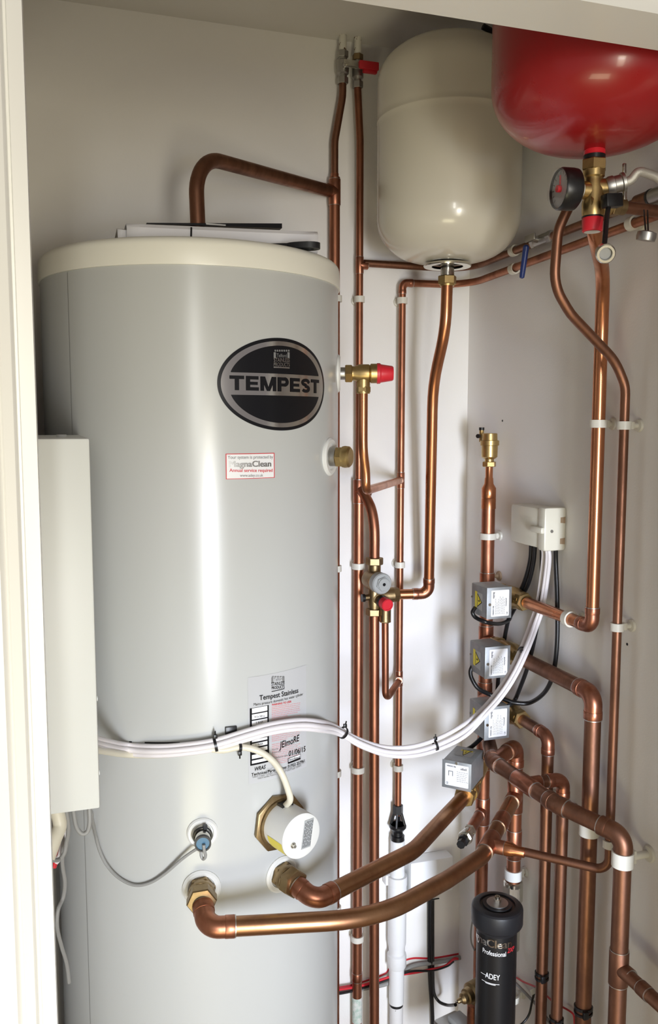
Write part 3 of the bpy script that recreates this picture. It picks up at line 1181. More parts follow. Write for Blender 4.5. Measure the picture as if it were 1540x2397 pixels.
b.hexn((VX, VY, vz(666)), (VX, VY, vz(646)), .0178, 0, .35)
b.lathe([(.0135, vz(670)), (.0150, vz(664))], (VX, VY, 0), UP, 24)
b.build('union_nut', 'brass', wv)
b = MB()
b.cyl((VX, VY, zs[5] - .004), (VX, VY, zs[5] + .018), .014, 20)
b.build('valve_cover', 'black', wv)
b = MB()
q = onY(1130, 62, VY + .02)
b.tube([q, onY(1148, 72, VY + .02), onY(1175, 110, VY + .02)], .006, 8)
b.build('strap', 'black', wv)
pipe('copper pipe dropping from the cream vessel to the combination valve', [(VX, VY, vz(664)), onY(1043, 770, 1.530), onY(1013, 900, 1.60), ve, cr + V3((.045, -.004, .002))], R22, [.20, .22, 'e'], 'copperb')

# ------------------------------------------------------------------ red expansion vessel and its safety group
GY, GR = 1.056, 0.142
GX = onY(1389, 440, GY).x


def gz(y):
    return onY(1390, y, GY).z


rvz = [gz(y) for y in (352, 255)]
rd_ = thing('expansion_vessel', (GX, GY, rvz[0]), 'red heating expansion vessel cut off by the door head', 'expansion vessel')
pr = [(0, rvz[0])]
for k in range(1, 17):
    a = k / 16 * math.pi / 2
    pr.append((GR * math.sin(a) ** .85, rvz[0] + .088 * (1 - math.cos(a))))
zt2 = 2.20
pr += [(GR, rvz[0] + .12), (GR, zt2 - .07)]
for k in range(1, 13):
    a = k / 12 * math.pi / 2
    pr.append((GR * math.cos(a) if k < 12 else 0, zt2 - .07 + .065 * math.sin(a)))
b = MB()
b.lathe(pr, (GX, GY, 0), UP, 96)
b.build('vessel_shell', 'red_tank', rd_)
b = MB()
prt_ = [(.0145, gz(338))]
z = gz(338)
while z > gz(364):
    prt_ += [(.0138, z), (.0146, z - .0007), (.0138, z - .0014)]
    z -= .0016
b.lathe([(.0165, rvz[0] + .01), (.0150, gz(338))], (GX, GY, 0), UP, 28)
b.lathe(prt_, (GX, GY, 0), UP, 28)
b.build('threaded_stem', 'red', rd_)

sg = thing('safety_group', (GX, GY, gz(543)), 'brass safety group hanging under the red vessel, with a dial gauge', 'valve')
b = MB()
b.hexn((GX, GY, gz(400)), (GX, GY, gz(374)), .0175, 0, .4)
b.lathe([(.0140, gz(508)), (.0150, gz(500)), (.0150, gz(478)), (.0135, gz(470)), (.0155, gz(446)), (.0125, gz(425)), (.0125, gz(418)), (.0145, gz(414)), (.0150, gz(398))], (GX, GY, 0), UP, 28)
ga = V3((-1, .10, 0)).normalized()
gc = V3((GX, GY, gz(447))) + ga * .006
b.lathe([(.0135, -.008), (.0115, .012), (.0085, .014), (.0085, .02)], gc, ga, 24)
b.lathe([(.013, 0), (.012, .014), (.0105, .018), (.0105, .026)], V3((GX, GY, gz(447) + .004)), V3((.9, -.43, 0)), 24)
b.lathe([(.0125, -.01), (.0115, .020), (.0125, .022), (.0125, .030)], V3((GX, GY, gz(478))), V3((1, 0, 0)), 24)
b.build('manifold_body', 'brass', sg)
b = MB()
b.cyl((GX, GY, gz(374)), (GX, GY, gz(364)), .0150, 24)
b.build('gasket', 'black', sg)
b = MB()
b.ring((GX, GY, gz(509)), UP, .010, .0148, .002, 24)
b.build('gasket', 'black', sg)
b = MB()
b.lathe([(.0128, gz(543)), (.0138, gz(541)), (.0145, gz(512)), (.0138, gz(510))], (GX, GY, 0), UP, 26)
b.build('relief_cap', 'red', sg)
b = MB()
b.lathe([(.0110, gz(543) - .0004), (0, gz(543) - .0006)], (GX, GY, 0), UP, 24)
b.build('cap_disc', 'plastic', sg)
# dial gauge
b = MB()
b.lathe([(.0, .020), (.024, .020), (.0275, .023), (.0282, .028), (.0282, .044), (.0265, .047), (.0255, .047), (.0255, .043), (0, .043)], gc, ga, 40)
gd = b.build('dial_gauge', 'black', sg)
b = MB()
b.cyl(gc + ga * .0425, gc + ga * .0435, .0252, 40)
b.build('dial_face', mat('gauge_face', (0.42, 0.42, 0.42), 0.3), gd)
b = MB()
gu = V3((-ga.y, ga.x, 0))
b.cyl(gc + ga * .0435, gc + ga * .049, .0048, 14)
b.box(gc + ga * .0445 + UP * .009, (.0015, .0022, .018), Matrix.Rotation(math.atan2(ga.y, ga.x), 3, 'Z'))
b.build('needle', 'red', gd)
b = MB()
rnd = random.Random(2)
for k in range(13):
    a = math.radians(-40 + k * 21.6)
    d = gu * math.cos(a) + UP * math.sin(a)
    s_ = d.cross(ga)
    b.add([gc + ga * .0438 + d * .0185 + s_ * .0005, gc + ga * .0438 + d * .0185 - s_ * .0005, gc + ga * .0438 + d * .0235 - s_ * .0005, gc + ga * .0438 + d * .0235 + s_ * .0005], [[0, 1, 2, 3]])
b.build('dial_marks', 'ink', gd)
b = MB()
b.lathe([(.0268, .0475), (.0272, .0495), (.0255, .0510), (0, .0515)], gc, ga, 40)
b.build('dial_lens', 'glass', gd)
b = MB()
b.cyl(gc + ga * .0125, gc + ga * .0205, .0115, 24)
b.build('gauge_washer', 'plastic', sg)

# filling valve with braided hose to the right of the group
hv = thing('filling_valve', V3((GX + .03, GY - .02, gz(447))), 'grey filling valve with black lever and braided hose beside the gauge', 'valve')
hd = V3((.80, -.35, .22)).normalized()
h0 = V3((GX + .014, GY - .008, gz(447) + .004))
b = MB()
b.lathe([(.0115, .001), (.0130, .005), (.0130, .011), (.0115, .012), (.0115, .021), (.0135, .022), (.0135, .026), (.008, .028)], h0, hd, 20)
b.build('valve_body', 'steel', hv)
b = MB()
w0 = h0 + hd * .024
b.box(w0 + UP * .018 + hd * .001, (.005, .004, .014), None, .001)
b.build('wing_tab', 'nickel', hv)
b = MB()
b.box(w0 - UP * .018 + hd * .003, (.005, .004, .012), None, .001)
b.build('wing_tab', 'nickel', hv)
b = MB()
b.box(onY(1432, 470, GY - .03), (.026, .016, .018), Matrix.Rotation(-.1, 3, 'Y'), .002)
b.build('lever', 'black', hv)
b = MB()
hp = [h0 + hd * .020, h0 + hd * .034, onY(1494, 403, 1.03), onY(1518, 407, 1.03), onY(1545, 420, 1.03), onY(1580, 460, 1.03)]
b.tube(smooth(hp, 6), .0062, 18)
b.build('braided_hose', 'braid', hv)
b = MB()
b.tube(smooth([onY(1424, 484, GY - .03), onY(1420, 510, 1.02), onY(1417, 545, 1.01), onY(1414, 578, 1.0)], 4), [.0035] * 13, 8)
b.build('cap_strap', 'black', hv)
cc = onY(1416, 592, 1.0)
cn = V3((-.35, -.75, -.35)).normalized()
b = MB()
b.lathe([(.0, -.004), (.0125, -.004), (.0130, .006), (.0115, .0075), (.0085, .0075), (.008, .0), (.0, .0)], cc, cn, 28)
dcp = b.build('dangling_cap', 'nickel', hv)
b = MB()
b.cyl(cc - cn * .001, cc + cn * .002, .0080, 24)
b.build('cap_inner_shade', 'cableg', dcp)  # disc coloured dark to paint the shade inside the cup

# copper spur out of the group to the right
pp = V3((GX + .022, GY, gz(478)))
o = pipe('brown copper spur leaving the safety group to the right', [pp, pp + V3((.145, 0, -.003))], .0085, [], 'copperd')
b = MB()
b.hexn(pp + V3((.006, 0, 0)), pp + V3((.018, 0, 0)), .0150)
b.cyl(pp - V3((.004, 0, 0)), pp + V3((.028, 0, 0)), .0115, 24)
b.build('union_nut', 'brassd', o)

# grey isolating valve in the corner of the frame on the upper wall pipe
e0 = V3((.878, 1.14, zW1 + .003))
o = thing('isolating_valve', e0, 'grey valve end on the right wall pipe behind the braided hose', 'valve')
b = MB()
b.cyl(e0 + V3((0, .02, 0)), e0 - V3((0, .012, 0)), .0115, 22)
b.build('copper_socket', 'copperd', o)
b = MB()
b.ring(e0 - V3((0, .013, 0)), BACK, .009, .0128, .004, 22)
b.build('seal_ring', 'black', o)
b = MB()
b.cyl(e0 - V3((0, .015, 0)), e0 - V3((0, .07, 0)), .0120, 22)
b.build('valve_body', 'steel', o)

# dangling blanking cap on two black cords
b0 = MB()
c0 = onY(1511, 551, 1.02)
hcap = thing('blanking_cap', c0, 'grey metal cap dangling on a black cord from lower wall pipe', 'cap')
b = MB()
b.lathe([(0, -.002), (.0125, -.001), (.0135, .004), (.0130, .010), (.006, .012), (0, .012)], c0 - UP * .006, V3((.1, -.2, 1)), 24)
b.build('cap', 'steel', hcap)
b = MB()
top = onY(1511, 492, 1.04)
b.tube([c0 + UP * .004, top + V3((-.003, 0, 0))], .0012, 6)
b.tube([c0 + UP * .004 + V3((.004, 0, 0)), top + V3((.003, 0, 0))], .0012, 6)
b.build('cord', 'black', hcap)

# blue lever valve on the upper wall pipe
bvp = onX(1268, 545, .878)
bv = thing('ball_valve', (0.878, bvp.y, zW1), 'grey ball valve with a blue lever on the right wall pipe', 'valve')
b = MB()
b.hexn((.878, bvp.y + .016, zW1), (.878, bvp.y + .028, zW1), .0115)
b.cyl((.878, bvp.y + .018, zW1), (.878, bvp.y - .03, zW1 + .001), .0105, 20)
b.hexn((.878, bvp.y - .026, zW1), (.878, bvp.y - .040, zW1), .0120)
b.cyl((.878, bvp.y, zW1), (.858, bvp.y, zW1 + .002), .006, 14)
b.build('valve_body', 'steel', bv)
b = MB()
ltop, lbot = onX(1232, 573, .852), onX(1221, 652, .852)
b.box((.856, bvp.y + .004, zW1 + .004), (.004, .034, .012), None, .001)
b.build('lever_plate', 'steel', bv)
b = MB()
ld = (lbot - ltop)
b.tube([ltop, ltop + ld * .05, ltop + ld * .9, ltop + ld * .97, lbot], [.003, .0058, .0050, .0045, .002], 12)
b.build('lever_grip', 'blue', bv)

# ------------------------------------------------------------------ pipes on the right wall, above
LY, KY, O2Y, O3Y, RY, NY, MY = 1.228, 1.160, 1.217, 1.352, 1.296, 1.466, 1.600
z1v, z2v, z3v, zq, ztr = 1.154, 1.040, 0.9175, 0.858, 0.752
pipe('mottled copper pipe below the red vessel, elbowed to the topmost zone valve', [onY(1387, 512, 1.075), onY(1394, 556, 1.09), onY(1412, 640, 1.19), (XP, LY, onX(1409, 760, XP).z), (XP, LY, z1v), (XP, 1.44, z1v)], R22, [.1, .12, .2, 'e'], 'copperb')
kt = [onY(1338, 470, 1.12), onY(1306, 538, 1.13), onY(1296, 668, 1.14), onY(1335, 735, 1.145), onY(1440, 845, 1.158), (XP, KY, onX(1459, 905, XP).z), (XP, KY, ztr), (.735, 1.293, ztr)]
pipe('snaking brown copper pipe from behind the gauge down the right wall', kt, R15, [.06, .08, .09, .09, .05, .022], 'copperd')

# ------------------------------------------------------------------ manifold column with air vent
zm = [onX(1140, y, XP).z for y in (1180, 1090, 1140)]
mf = pipe('vertical copper manifold in the corner carrying four zone valves', [(XP, MY, 0), (XP, MY, zm[0] + .02)], R28, [], 'copper',
          tees=[((XP, MY, z), UP, -BACK, R28) for z in (z1v, z2v, z3v)] + [((XP, MY, .79), UP, V3((-.7, -.7, 0)), R28)])
b = MB()
zr_ = [onX(1140, y, XP).z for y in (1190, 1165, 1142, 1132, 1119, 1117, 1085)]
b.lathe([(.0152, zr_[0]), (.0152, zr_[1] - .001), (.0145, zr_[1]), (.0152, zr_[1] + .001), (.0152, zr_[2]), (.0098, zr_[3]), (.0088, zr_[4]), (.0078, zr_[5]), (.0078, zr_[6])], (XP, MY, 0), UP, 26)
b.build('reducer', 'copperb', mf)
b = MB()
zdc = onX(1133, 1900, XP).z
tee_mesh(b, (XP, MY, zdc), UP, onZ(1078, 1978, zdc) - V3((XP, MY, zdc)), R28, R22)
b.build('tee', ['copperf', 'solder'], mf)
av = thing('air_vent', (XP, MY, zr_[6]), 'brass automatic air vent on top of the copper manifold', 'air vent')
az_ = [onX(1140, y, XP).z for y in (1092, 1080, 1071, 1047, 1043, 1034, 1030, 1014)]
b = MB()
b.hexn((XP, MY, az_[0]), (XP, MY, az_[1]), .0142, 0, .3)
b.lathe([(.0095, az_[1] - .002), (.0095, az_[2] - .003), (.0135, az_[2] - .001), (.0165, az_[2] + .002), (.0170, az_[3]), (.0170, az_[4]), (.0195, az_[4] + .001), (.0195, az_[6] - .001), (.0160, az_[6]), (.0155, az_[7] - .001), (.0140, az_[7]), (0, az_[7])], (XP, MY, 0), UP, 32)
vp = onX(1127, 1017, XP - .004)
b.cyl((vp.x, vp.y, az_[6] - .004), (vp.x, vp.y, az_[7] + .006), .0050, 14)
b.build('vent_body', 'brass', av)
b = MB()
b.cyl((vp.x, vp.y, az_[7] + .006), (vp.x, vp.y, az_[7] + .012), .0058, 14)
b.cyl((vp.x - .008, vp.y - .003, az_[6] + .008), (vp.x - .012, vp.y - .006, az_[6] + .008), .0045, 12)
b.build('vent_cap', 'black', av)

# ------------------------------------------------------------------ zone valves
def face_label(mb, o, u, v, w, h, mi, lift, r=.0015):
    """rounded sticker with lower-left corner o"""
    n = u.cross(v).normalized() * lift
    poly = []
    for cx_, cy_, a0 in ((w - r, r, -90), (w - r, h - r, 0), (r, h - r, 90), (r, r, 180)):
        for k in range(4):
            a = math.radians(a0 + k * 30)
            poly.append((cx_ + r * math.cos(a), cy_ + r * math.sin(a)))
    mb.add([o + u * a + v * c + n for a, c in poly], [list(range(len(poly)))], mi)


def zone_valve(label, c, ex, ey, W, D, H, body, upright, warn_top=False):
    """c: centre of the head's front face; ex right, ey away from the viewer"""
    ex, ey = V3(ex), V3(ey)
    ez = UP
    o = thing('zone_valve', c + ey * (D / 2) - ez * (H / 2), label, 'valve', 'motorised zone valves')
    R = Matrix((ex, ey, ez)).transposed()
    b = MB()
    b.box(c + ey * (D / 2), (W, D, H), R, .0022)
    b.box(c - ey * .0006, (W + .0012, .0016, H + .0012), R, .0004)
    head = b.build('actuator_head', 'galv', o)
    b = MB()
    body(b)
    b.build('valve_body', 'brass', o)
    # printed sticker on the front
    fl = c - ey * .0014
    b = MB()
    x0, x1, y0, y1 = (-.34, .40, -.43, .42) if upright else (-.40, .42, -.40, .40)
    so = fl + ex * (W * x0) + ez * (H * y0)
    face_label(b, so, ex, ez, W * (x1 - x0), H * (y1 - y0), 0, .0004)
    st = b.build('rating_sticker', 'sticker', head)
    b = MB()
    w_, h_ = W * (x1 - x0), H * (y1 - y0)
    lift = -ey * .0007
    if upright:      # printing runs bottom to top
        f = lambda x, y: plane_fn(so + ex * x + ez * y + lift, ez, -ex)
        text_on(b, 'V4043H1106', f(w_ * .16, h_ * .05), h_ * .36, w_ * .075, 0, .015)
        for k in range(6):
            q0 = h_ * (.70 + k * .04)
            b.add([so + ex * p + ez * q + lift for p, q in ((w_ * .10, q0), (w_ * (.16 + .02 * (k % 3)), q0), (w_ * (.16 + .02 * (k % 3)), q0 + h_ * .022), (w_ * .10, q0 + h_ * .022))], [[0, 1, 2, 3]], 0)
        text_on(b, 'Honeywell', f(w_ * .86, h_ * .38), h_ * .3, w_ * .065, 0, .015)
        text_on(b, 'CE', f(w_ * .93, h_ * .06), h_ * .09, w_ * .07, 0, .01)
        rnd = random.Random(3)
        for k in range(7):
            x = w_ * (.24 + k * .08)
            y = h_ * .08
            while y < h_ * rnd.uniform(.5, .75):
                L = rnd.uniform(.002, .005)
                b.add([so + ex * p + ez * q + lift for p, q in ((x, y), (x + .0007, y), (x + .0007, y + L), (x, y + L))], [[0, 1, 2, 3]], 1)
                y += L + .0012
    else:
        f = lambda x, y: plane_fn(so + ex * x + ez * y + lift, ex, ez)
        text_on(b, 'V4043H1106', f(w_ * .06, h_ * .86), w_ * .40, h_ * .075, 0, .015)
        for k in range(6):
            q0 = w_ * (.66 + k * .045)
            b.add([so + ex * p + ez * q + lift for p, q in ((q0, h_ * .80), (q0 + w_ * .024, h_ * .80), (q0 + w_ * .024, h_ * (.86 + .02 * (k % 3))), (q0, h_ * (.86 + .02 * (k % 3))))], [[0, 1, 2, 3]], 0)
        text_on(b, 'CE', f(w_ * .05, h_ * .06), w_ * .09, h_ * .09, 0, .01)
        rnd = random.Random(3)
        for k in range(6):
            y = h_ * (.68 - k * .085)
            x = w_ * .5
            while x < w_ * .9:
                L = rnd.uniform(.002, .005)
                b.add([so + ex * p + ez * q + lift for p, q in ((x, y), (x + L, y), (x + L, y + .0006), (x, y + .0006))], [[0, 1, 2, 3]], 1)
                x += L + .0012
        b.add([so + ex * p + ez * q + lift for p, q in ((w_ * .14, h_ * .45), (w_ * .34, h_ * .45), (w_ * .34, h_ * .68), (w_ * .14, h_ * .68))], [[0, 1, 2, 3]], 1)
        b.add([so + ex * p + ez * q + lift * 1.2 for p, q in ((w_ * .17, h_ * .45), (w_ * .31, h_ * .45), (w_ * .31, h_ * .65), (w_ * .17, h_ * .65))], [[0, 1, 2, 3]], 2)
    b.build('sticker_print', ['ink', 'greyp', 'sticker'], st)
    # hazard label
    if warn_top:
        fo, fu, fv, un, FW, FH = c + ez * (H / 2), ex, ey, ez, W, D
        bx = (.28, .72, .22, .78)
    else:
        fo, fu, fv, un, FW, FH = c + ey * D - ex * (W / 2) - ez * 0, -ey, ez, -ex, D, H
        bx = None
    b = MB()
    if warn_top:
        P = lambda a, d, l: fo + fu * (FW * (a - .5)) + fv * (FH * d) + un * l
        q = [(.22, .38), (.80, .38), (.80, .78), (.22, .78)]
        tri = [(.34, .78), (.68, .78), (.51, .40)]
        bolt = [(.53, .72), (.49, .60), (.52, .61), (.49, .48), (.55, .64), (.52, .63)]
        yl = [(.30, .70), (.72, .70), (.72, .78), (.30, .78)]
    else:
        P = lambda a, d, l: fo + fu * (FW * a) + fv * (FH * (d - .5)) + un * l
        q = [(.26, .26), (.74, .18), (.74, .76), (.26, .78)]
        yl = [(.26, .26), (.40, .245), (.40, .775), (.26, .78)]
        tri = [(.42, .27), (.42, .73), (.72, .47)]
        bolt = [(.47, .50), (.56, .45), (.555, .50), (.63, .47), (.54, .56), (.545, .51)]
    b.add([P(a, d, .0004) for a, d in q], [[0, 1, 2, 3]], 0)
    b.add([P(a, d, .0006) for a, d in yl], [[0, 1, 2, 3]], 1)
    b.add([P(a, d, .0007) for a, d in tri], [[0, 1, 2]], 2)
    cxm = sum(a for a, d in tri) / 3
    cym = sum(d for a, d in tri) / 3
    b.add([P(cxm + (a - cxm) * .80, cym + (d - cym) * .80, .0010) for a, d in tri], [[0, 1, 2]], 1)
    b.add([P(a, d, .0013) for a, d in bolt], [[0, 1, 2, 3, 4, 5]], 2)
    b.build('hazard_label', ['silver' if False else 'greycap', 'yellow', 'ink'], head)
    b = MB()
    if upright:
        s1 = c - ex * (W * .40) - ez * .002
    else:
        s1 = c + ez * (H * .45)
    b.cyl(s1, s1 - ey * .003, .0028, 10)
    b.build('screw', 'nickel', head)
    b = MB()
    s2 = c + ey * (D * .9) - ex * (W / 2) + ez * (H * .05)
    b.cyl(s2, s2 - ex * .003, .002, 8)
    b.build('screw', 'nickel', head)
    return o


def side_body(z, top):
    def f(b):
        b.cyl((XP, MY - .045, z), (XP, MY - .058, z), .0185, 26)
        b.hexn((XP, MY - .048, z), (XP, MY - .062, z), .0205)
        b.lathe([(.0165, 0), (.019, .02), (.0215, .035), (.0215, .060), (.0165, .075), (.0165, .09)], (XP, MY - .058, z), -BACK, 30)
        b.hexn((XP, MY - .136, z), (XP, MY - .156, z), .0185, 0, .2)
        b.cyl((XP, MY - .105, z), (XP - .034, MY - .105, z), .017, 24)
        b.box((XP - .034, MY - .115, z), (.004, .062, .060), None, .001)
    return f


for i, (xl, yt, xr, yb, lab_) in enumerate(((1140, 1377, 1195, 1445, 'topmost grey zone valve on the copper manifold, elbowed pipe at its side'), (1135.5, 1516, 1191.5, 1583, 'second grey zone valve down the copper manifold, under the topmost'),
                                            (1134.4, 1657, 1190, 1725.5, 'third grey zone valve down, crossed by the white cables'))):
    a_ = onY(xl, yt, 1.45)
    d_ = onY(xr, yb, 1.45)
    c_ = (a_ + d_) / 2
    zone_valve(lab_, c_, (1, 0, 0), (0, 1, 0), d_.x - a_.x, .064, a_.z - d_.z, side_body((z1v, z2v, z3v)[i], False), True)
ez4 = .775
d4 = V3((.707, .707, 0))
e4 = V3((.707, -.707, 0))
n4v = onZ(1085, 1868, ez4)       # nut end of the lowest valve
f4 = EYEP + ray(1069, 1815) * (1.575 / math.hypot(*ray(1069, 1815).to_2d()))
br4 = V3((XP, MY, .79))
pd4 = (n4v - V3((XP, MY, ez4))).normalized()


def body4(b):
    m0 = V3((XP, MY, ez4)) + pd4 * .035
    b.tube([m0, n4v - pd4 * .005], .017, 26)
    b.lathe([(.016, -.075), (.022, -.06), (.0225, -.035), (.0185, -.024)], n4v, pd4, 30)
    b.hexn(n4v - pd4 * .024, n4v - pd4 * .002, .0215, 0, .3)
    b.hexn(n4v - pd4 * .095, n4v - pd4 * .078, .0205, 0, .3)
    b.ring(n4v - pd4 * .029, pd4, .015, .0215, .005, 30)
    q = n4v - pd4 * .050
    b.cyl(q, q + UP * .03, .019, 24)
    b.box(f4 + d4 * .042 - UP * .0275, (.058, .070, .003), Matrix((e4, d4, UP)).transposed(), .0008)


zone_valve('lowest zone valve with hazard triangle on top, turned toward the cylinder', f4, e4, d4, .056, .080, .053, body4, False, True)

# pipes out of the zone valves
pipe('broad copper pipe from the second zone valve bending down the right wall', [(XP, 1.45, z2v), (XP, O2Y, z2v), (XP, O2Y, .0)], R28, ['e'], 'copperd')
pipe('narrow copper pipe from the third zone valve bending down the right wall', [(XP, 1.45, z3v), (XP, O3Y, z3v), (XP, O3Y, .0)], R22, ['e'], 'copperd')
fo = p2 + n2 * .096 - UP * .012
q4 = [p2 + n2 * .03, fo, onZ(800, 2073, ez4), onZ(968, 1990, ez4), n4v - pd4 * .01]
e_el = onZ(738, 2108, .777)
q4 = [p2 + n2 * .028, e_el, onZ(968, 1992, ez4), n4v - pd4 * .008]
o = pipe('heavy copper pipe from the lowest zone valve to the upper cylinder union', q4, R28, ['e', .13], 'copperg', fm='copper')
b = MB()
b.hexn(p2 + n2 * .002, p2 + n2 * .012, .0215, 0, .2)
b.cyl(p2 + n2 * .010, p2 + n2 * .022, .0200, 26, bev=.001)
b.hexn(p2 + n2 * .022, p2 + n2 * .040, .0225, 0, .35)
b.build('union_nut', 'brassd', o)
# return from the lower cylinder union
e_lo = onZ(484, 2172, .782)
T_r = V3((.720, 1.303, ztr))
tw = T_r - V3((XP, NY, ztr))
o = pipe('heavy copper return pipe sweeping from the lower cylinder union to the corner', [p1 + n1 * .028, e_lo, onZ(880, 2150, .772), onZ(1045, 2060, .758), T_r - (V3((XP, NY, ztr)) - T_r).normalized() * .045, (XP, NY, ztr)], R28, ['e', .22, .16, .07], 'copperg', fm='copper',
         tees=[(T_r, V3((XP, NY, ztr)) - T_r, V3((.735, 1.293, ztr)) - T_r + V3((.13, -.13, 0)), R28, R22)],
         couplings=[(T_r + (V3((XP, NY, ztr)) - T_r) * .42, V3((XP, NY, ztr)) - T_r, R28, .045)])
b = MB()
b.hexn(p1 + n1 * .002, p1 + n1 * .012, .0215, 0, .2)
b.cyl(p1 + n1 * .010, p1 + n1 * .022, .0200, 26, bev=.001)
b.hexn(p1 + n1 * .022, p1 + n1 * .042, .0225, 0, .1)
b.build('union_nut', 'brassd', o)
b = MB()
st_ = T_r + V3((.055, -.054, 0)).normalized() * .030
b.lathe([(.0125, 0), (.0125, .012), (.0092, .020), (.0088, .034), (.0082, .035)], st_, V3((1, -.98, 0)), 22)
b.build('reducer', 'copperb', o)

# drain cock on the return
zdc = onX(1133, 1900, XP).z
dce = onZ(1078, 1978, zdc)
dcd = (dce - V3((XP, MY, zdc))).normalized()
dc0 = dce - dcd * .088
dr = thing('drain_cock', dc0, 'nickel drain cock with black knob beside the return tee', 'valve')
b = MB()
b.lathe([(.0112, -(dc0 - V3((XP, MY, zdc))).length + .02), (.0112, .022)], dc0, dcd, 24)
b.build('copper_stub', 'copperf', dr)
b = MB()
b.hexn(dc0 + dcd * .018, dc0 + dcd * .030, .0135)
b.lathe([(.0118, .028), (.0118, .040), (.0135, .044), (.0150, .052), (.0140, .058)], dc0, dcd, 26)
b.hexn(dc0 + dcd * .056, dc0 + dcd * .064, .0125)
b.build('valve_body', 'nickel', dr)
b = MB()
b.hexn(dc0 + dcd * .062, dc0 + dcd * .072, .0115, n=8)
b.hexn(dc0 + dcd * .072, dc0 + dcd * .088, .0088, n=8)
b.build('knob', 'black', dr)

# bypass: Q run, looping riser N, branch R
QX, QY = .846, 1.096
qa, qb, qc = V3((.783, 1.405, zq)), V3((.795, 1.210, zq)), V3((QX, QY, zq - .010))
qd1 = (qb - qa).normalized()
pipe('big copper pipe running forward from manifold, turning down the right wall', [(XP, MY, zq), qa, qb, qc, (QX, QY, .0)], R28, ['e', 'e', 'e'], 'copperd', fm='copperd',
     tees=[((QX, QY, onX(1447, 2262, QX).z), UP, V3((.08, -1, 0)), R28, R22)], couplings=[(qa + qd1 * .105, qd1, R28, .05)])
pipe('copper branch leaving the frame at bottom right from the big wall pipe', [(QX, QY - .02, onX(1447, 2262, QX).z), (QX + .012, .884, onX(1447, 2262, QX).z - .006)], R22, [], 'copperd', fm='copperd', couplings=[((QX + .002, QY - .062, onX(1447, 2262, QX).z - .001), BACK, R22, .02)])
zN0 = onX(1203, 2085, XP).z
o = pipe('looping copper pipe over the corner, dropping to the black filter', [qa + V3((.004, .003, 0)), (XP, NY, zq), (XP, NY, zN0)], R28, ['e'], 'copper',
         tees=[((XP, NY, ztr), UP, T_r - V3((XP, NY, ztr)), R28)], couplings=[((XP, NY, onX(1203, 1975, XP).z), UP, R28, .06)])
rq = V3((.789, RY, zq))
pipe('short copper branch from the forward run, elbowed down the right wall', [rq, (XP - .002, RY, zq), (XP - .002, RY, .0)], R22, ['e'], 'copperd', tees=[(rq, qd1, RIGHT, R28, R22)])
b = MB()
zz = [onX(1203, y, XP).z for y in (2092, 2070, 2063)]
b.hexn((XP, NY, zz[0] - .02), (XP, NY, zz[1]), .0205, 0, .2)
b.lathe([(.0195, zz[1] - .003), (.0195, zz[1] + .004), (.0165, zz[2])], (XP, NY, 0), UP, 26)
b.cyl((XP, NY, zz[0] - .12), (XP, NY, zz[0] - .018), .016, 22)
tag(b.build('valve_union', 'nickel'), 'nickel union nut above and behind the black filter cap', 'union')

# ------------------------------------------------------------------ magnetic filter
FXc, FYc, FR = .764, 1.383, .0385
zc0 = onZ  # noqa
ftop = EYEP + ray(1164, 2113) * (FYc / ray(1164, 2113).y)
zf = ftop.z
FXc = ftop.x
ft = thing('magnetic_filter', (FXc, FYc, .25), 'black canister filter with thick screw cap and white lettering', 'filter')
b = MB()
b.lathe([(FR, .25), (FR, zf - .045)], (FXc, FYc, 0), UP, 48)
can = b.build('canister', 'black', ft)
b = MB()
b.lathe([(FR - .002, zf - .048), (.0405, zf - .048), (.0415, zf - .044), (.0475, zf - .039), (.0488, zf - .036), (.0490, zf - .010), (.0482, zf - .006), (.0455, zf - .003), (.0420, zf - .0015), (.034, zf - .001), (.0335, zf - .004), (.028, zf - .004), (.0275, zf - .0005), (0, zf - .0005)], (FXc, FYc, 0), UP, 72)
b.build('screw_cap', 'blackm', ft, 24)
b = MB()
b.lathe([(.0205, 0), (.0205, .0012), (0, .0012)], (FXc, FYc, zf), UP, 36)
b.build('vent_disc', 'steel', ft)
b = MB()
b.hexn((FXc, FYc, zf + .001), (FXc, FYc, zf + .008), .0072)
b.lathe([(.005, .008), (.005, .013), (.003, .013), (.003, .010), (0, .010)], (FXc, FYc, zf), UP, 18)
b.build('bleed_screw', 'nickel', ft)
t0 = math.atan2(-FYc, -FXc)


def fcyl(px, py, lift=.0004):
    d = ray(px, py)
    A = d.x ** 2 + d.y ** 2
    B = -2 * (d.x * FXc + d.y * FYc)
    C = FXc ** 2 + FYc ** 2 - FR * FR
    p = EYEP + d * ((-B - math.sqrt(max(0, B * B - 4 * A * C))) / (2 * A))
    return math.atan2(p.y - FYc, p.x - FXc), p.z


def ftext(mb, body, a, c, hpx, mi, bold=0.0, wrap0=None, slant=0.0):
    ta_, za_ = fcyl(*a)
    tb_, zb2 = fcyl(*c)
    if wrap0 is not None:
        ta_ = t0 + wrap0
    zm_ = (za_ + zb2) / 2 if wrap0 is not None else za_
    w = (tb_ - ta_) * FR
    h = hpx / 1231.0 / math.cos(math.radians(33))
    r = FR + .0005
    text_on(mb, body, lambda u, v: V3((FXc + r * math.cos(ta_ + u / FR), FYc + r * math.sin(ta_ + u / FR), zm_ + v)), w, h, mi, bold, slant=slant)


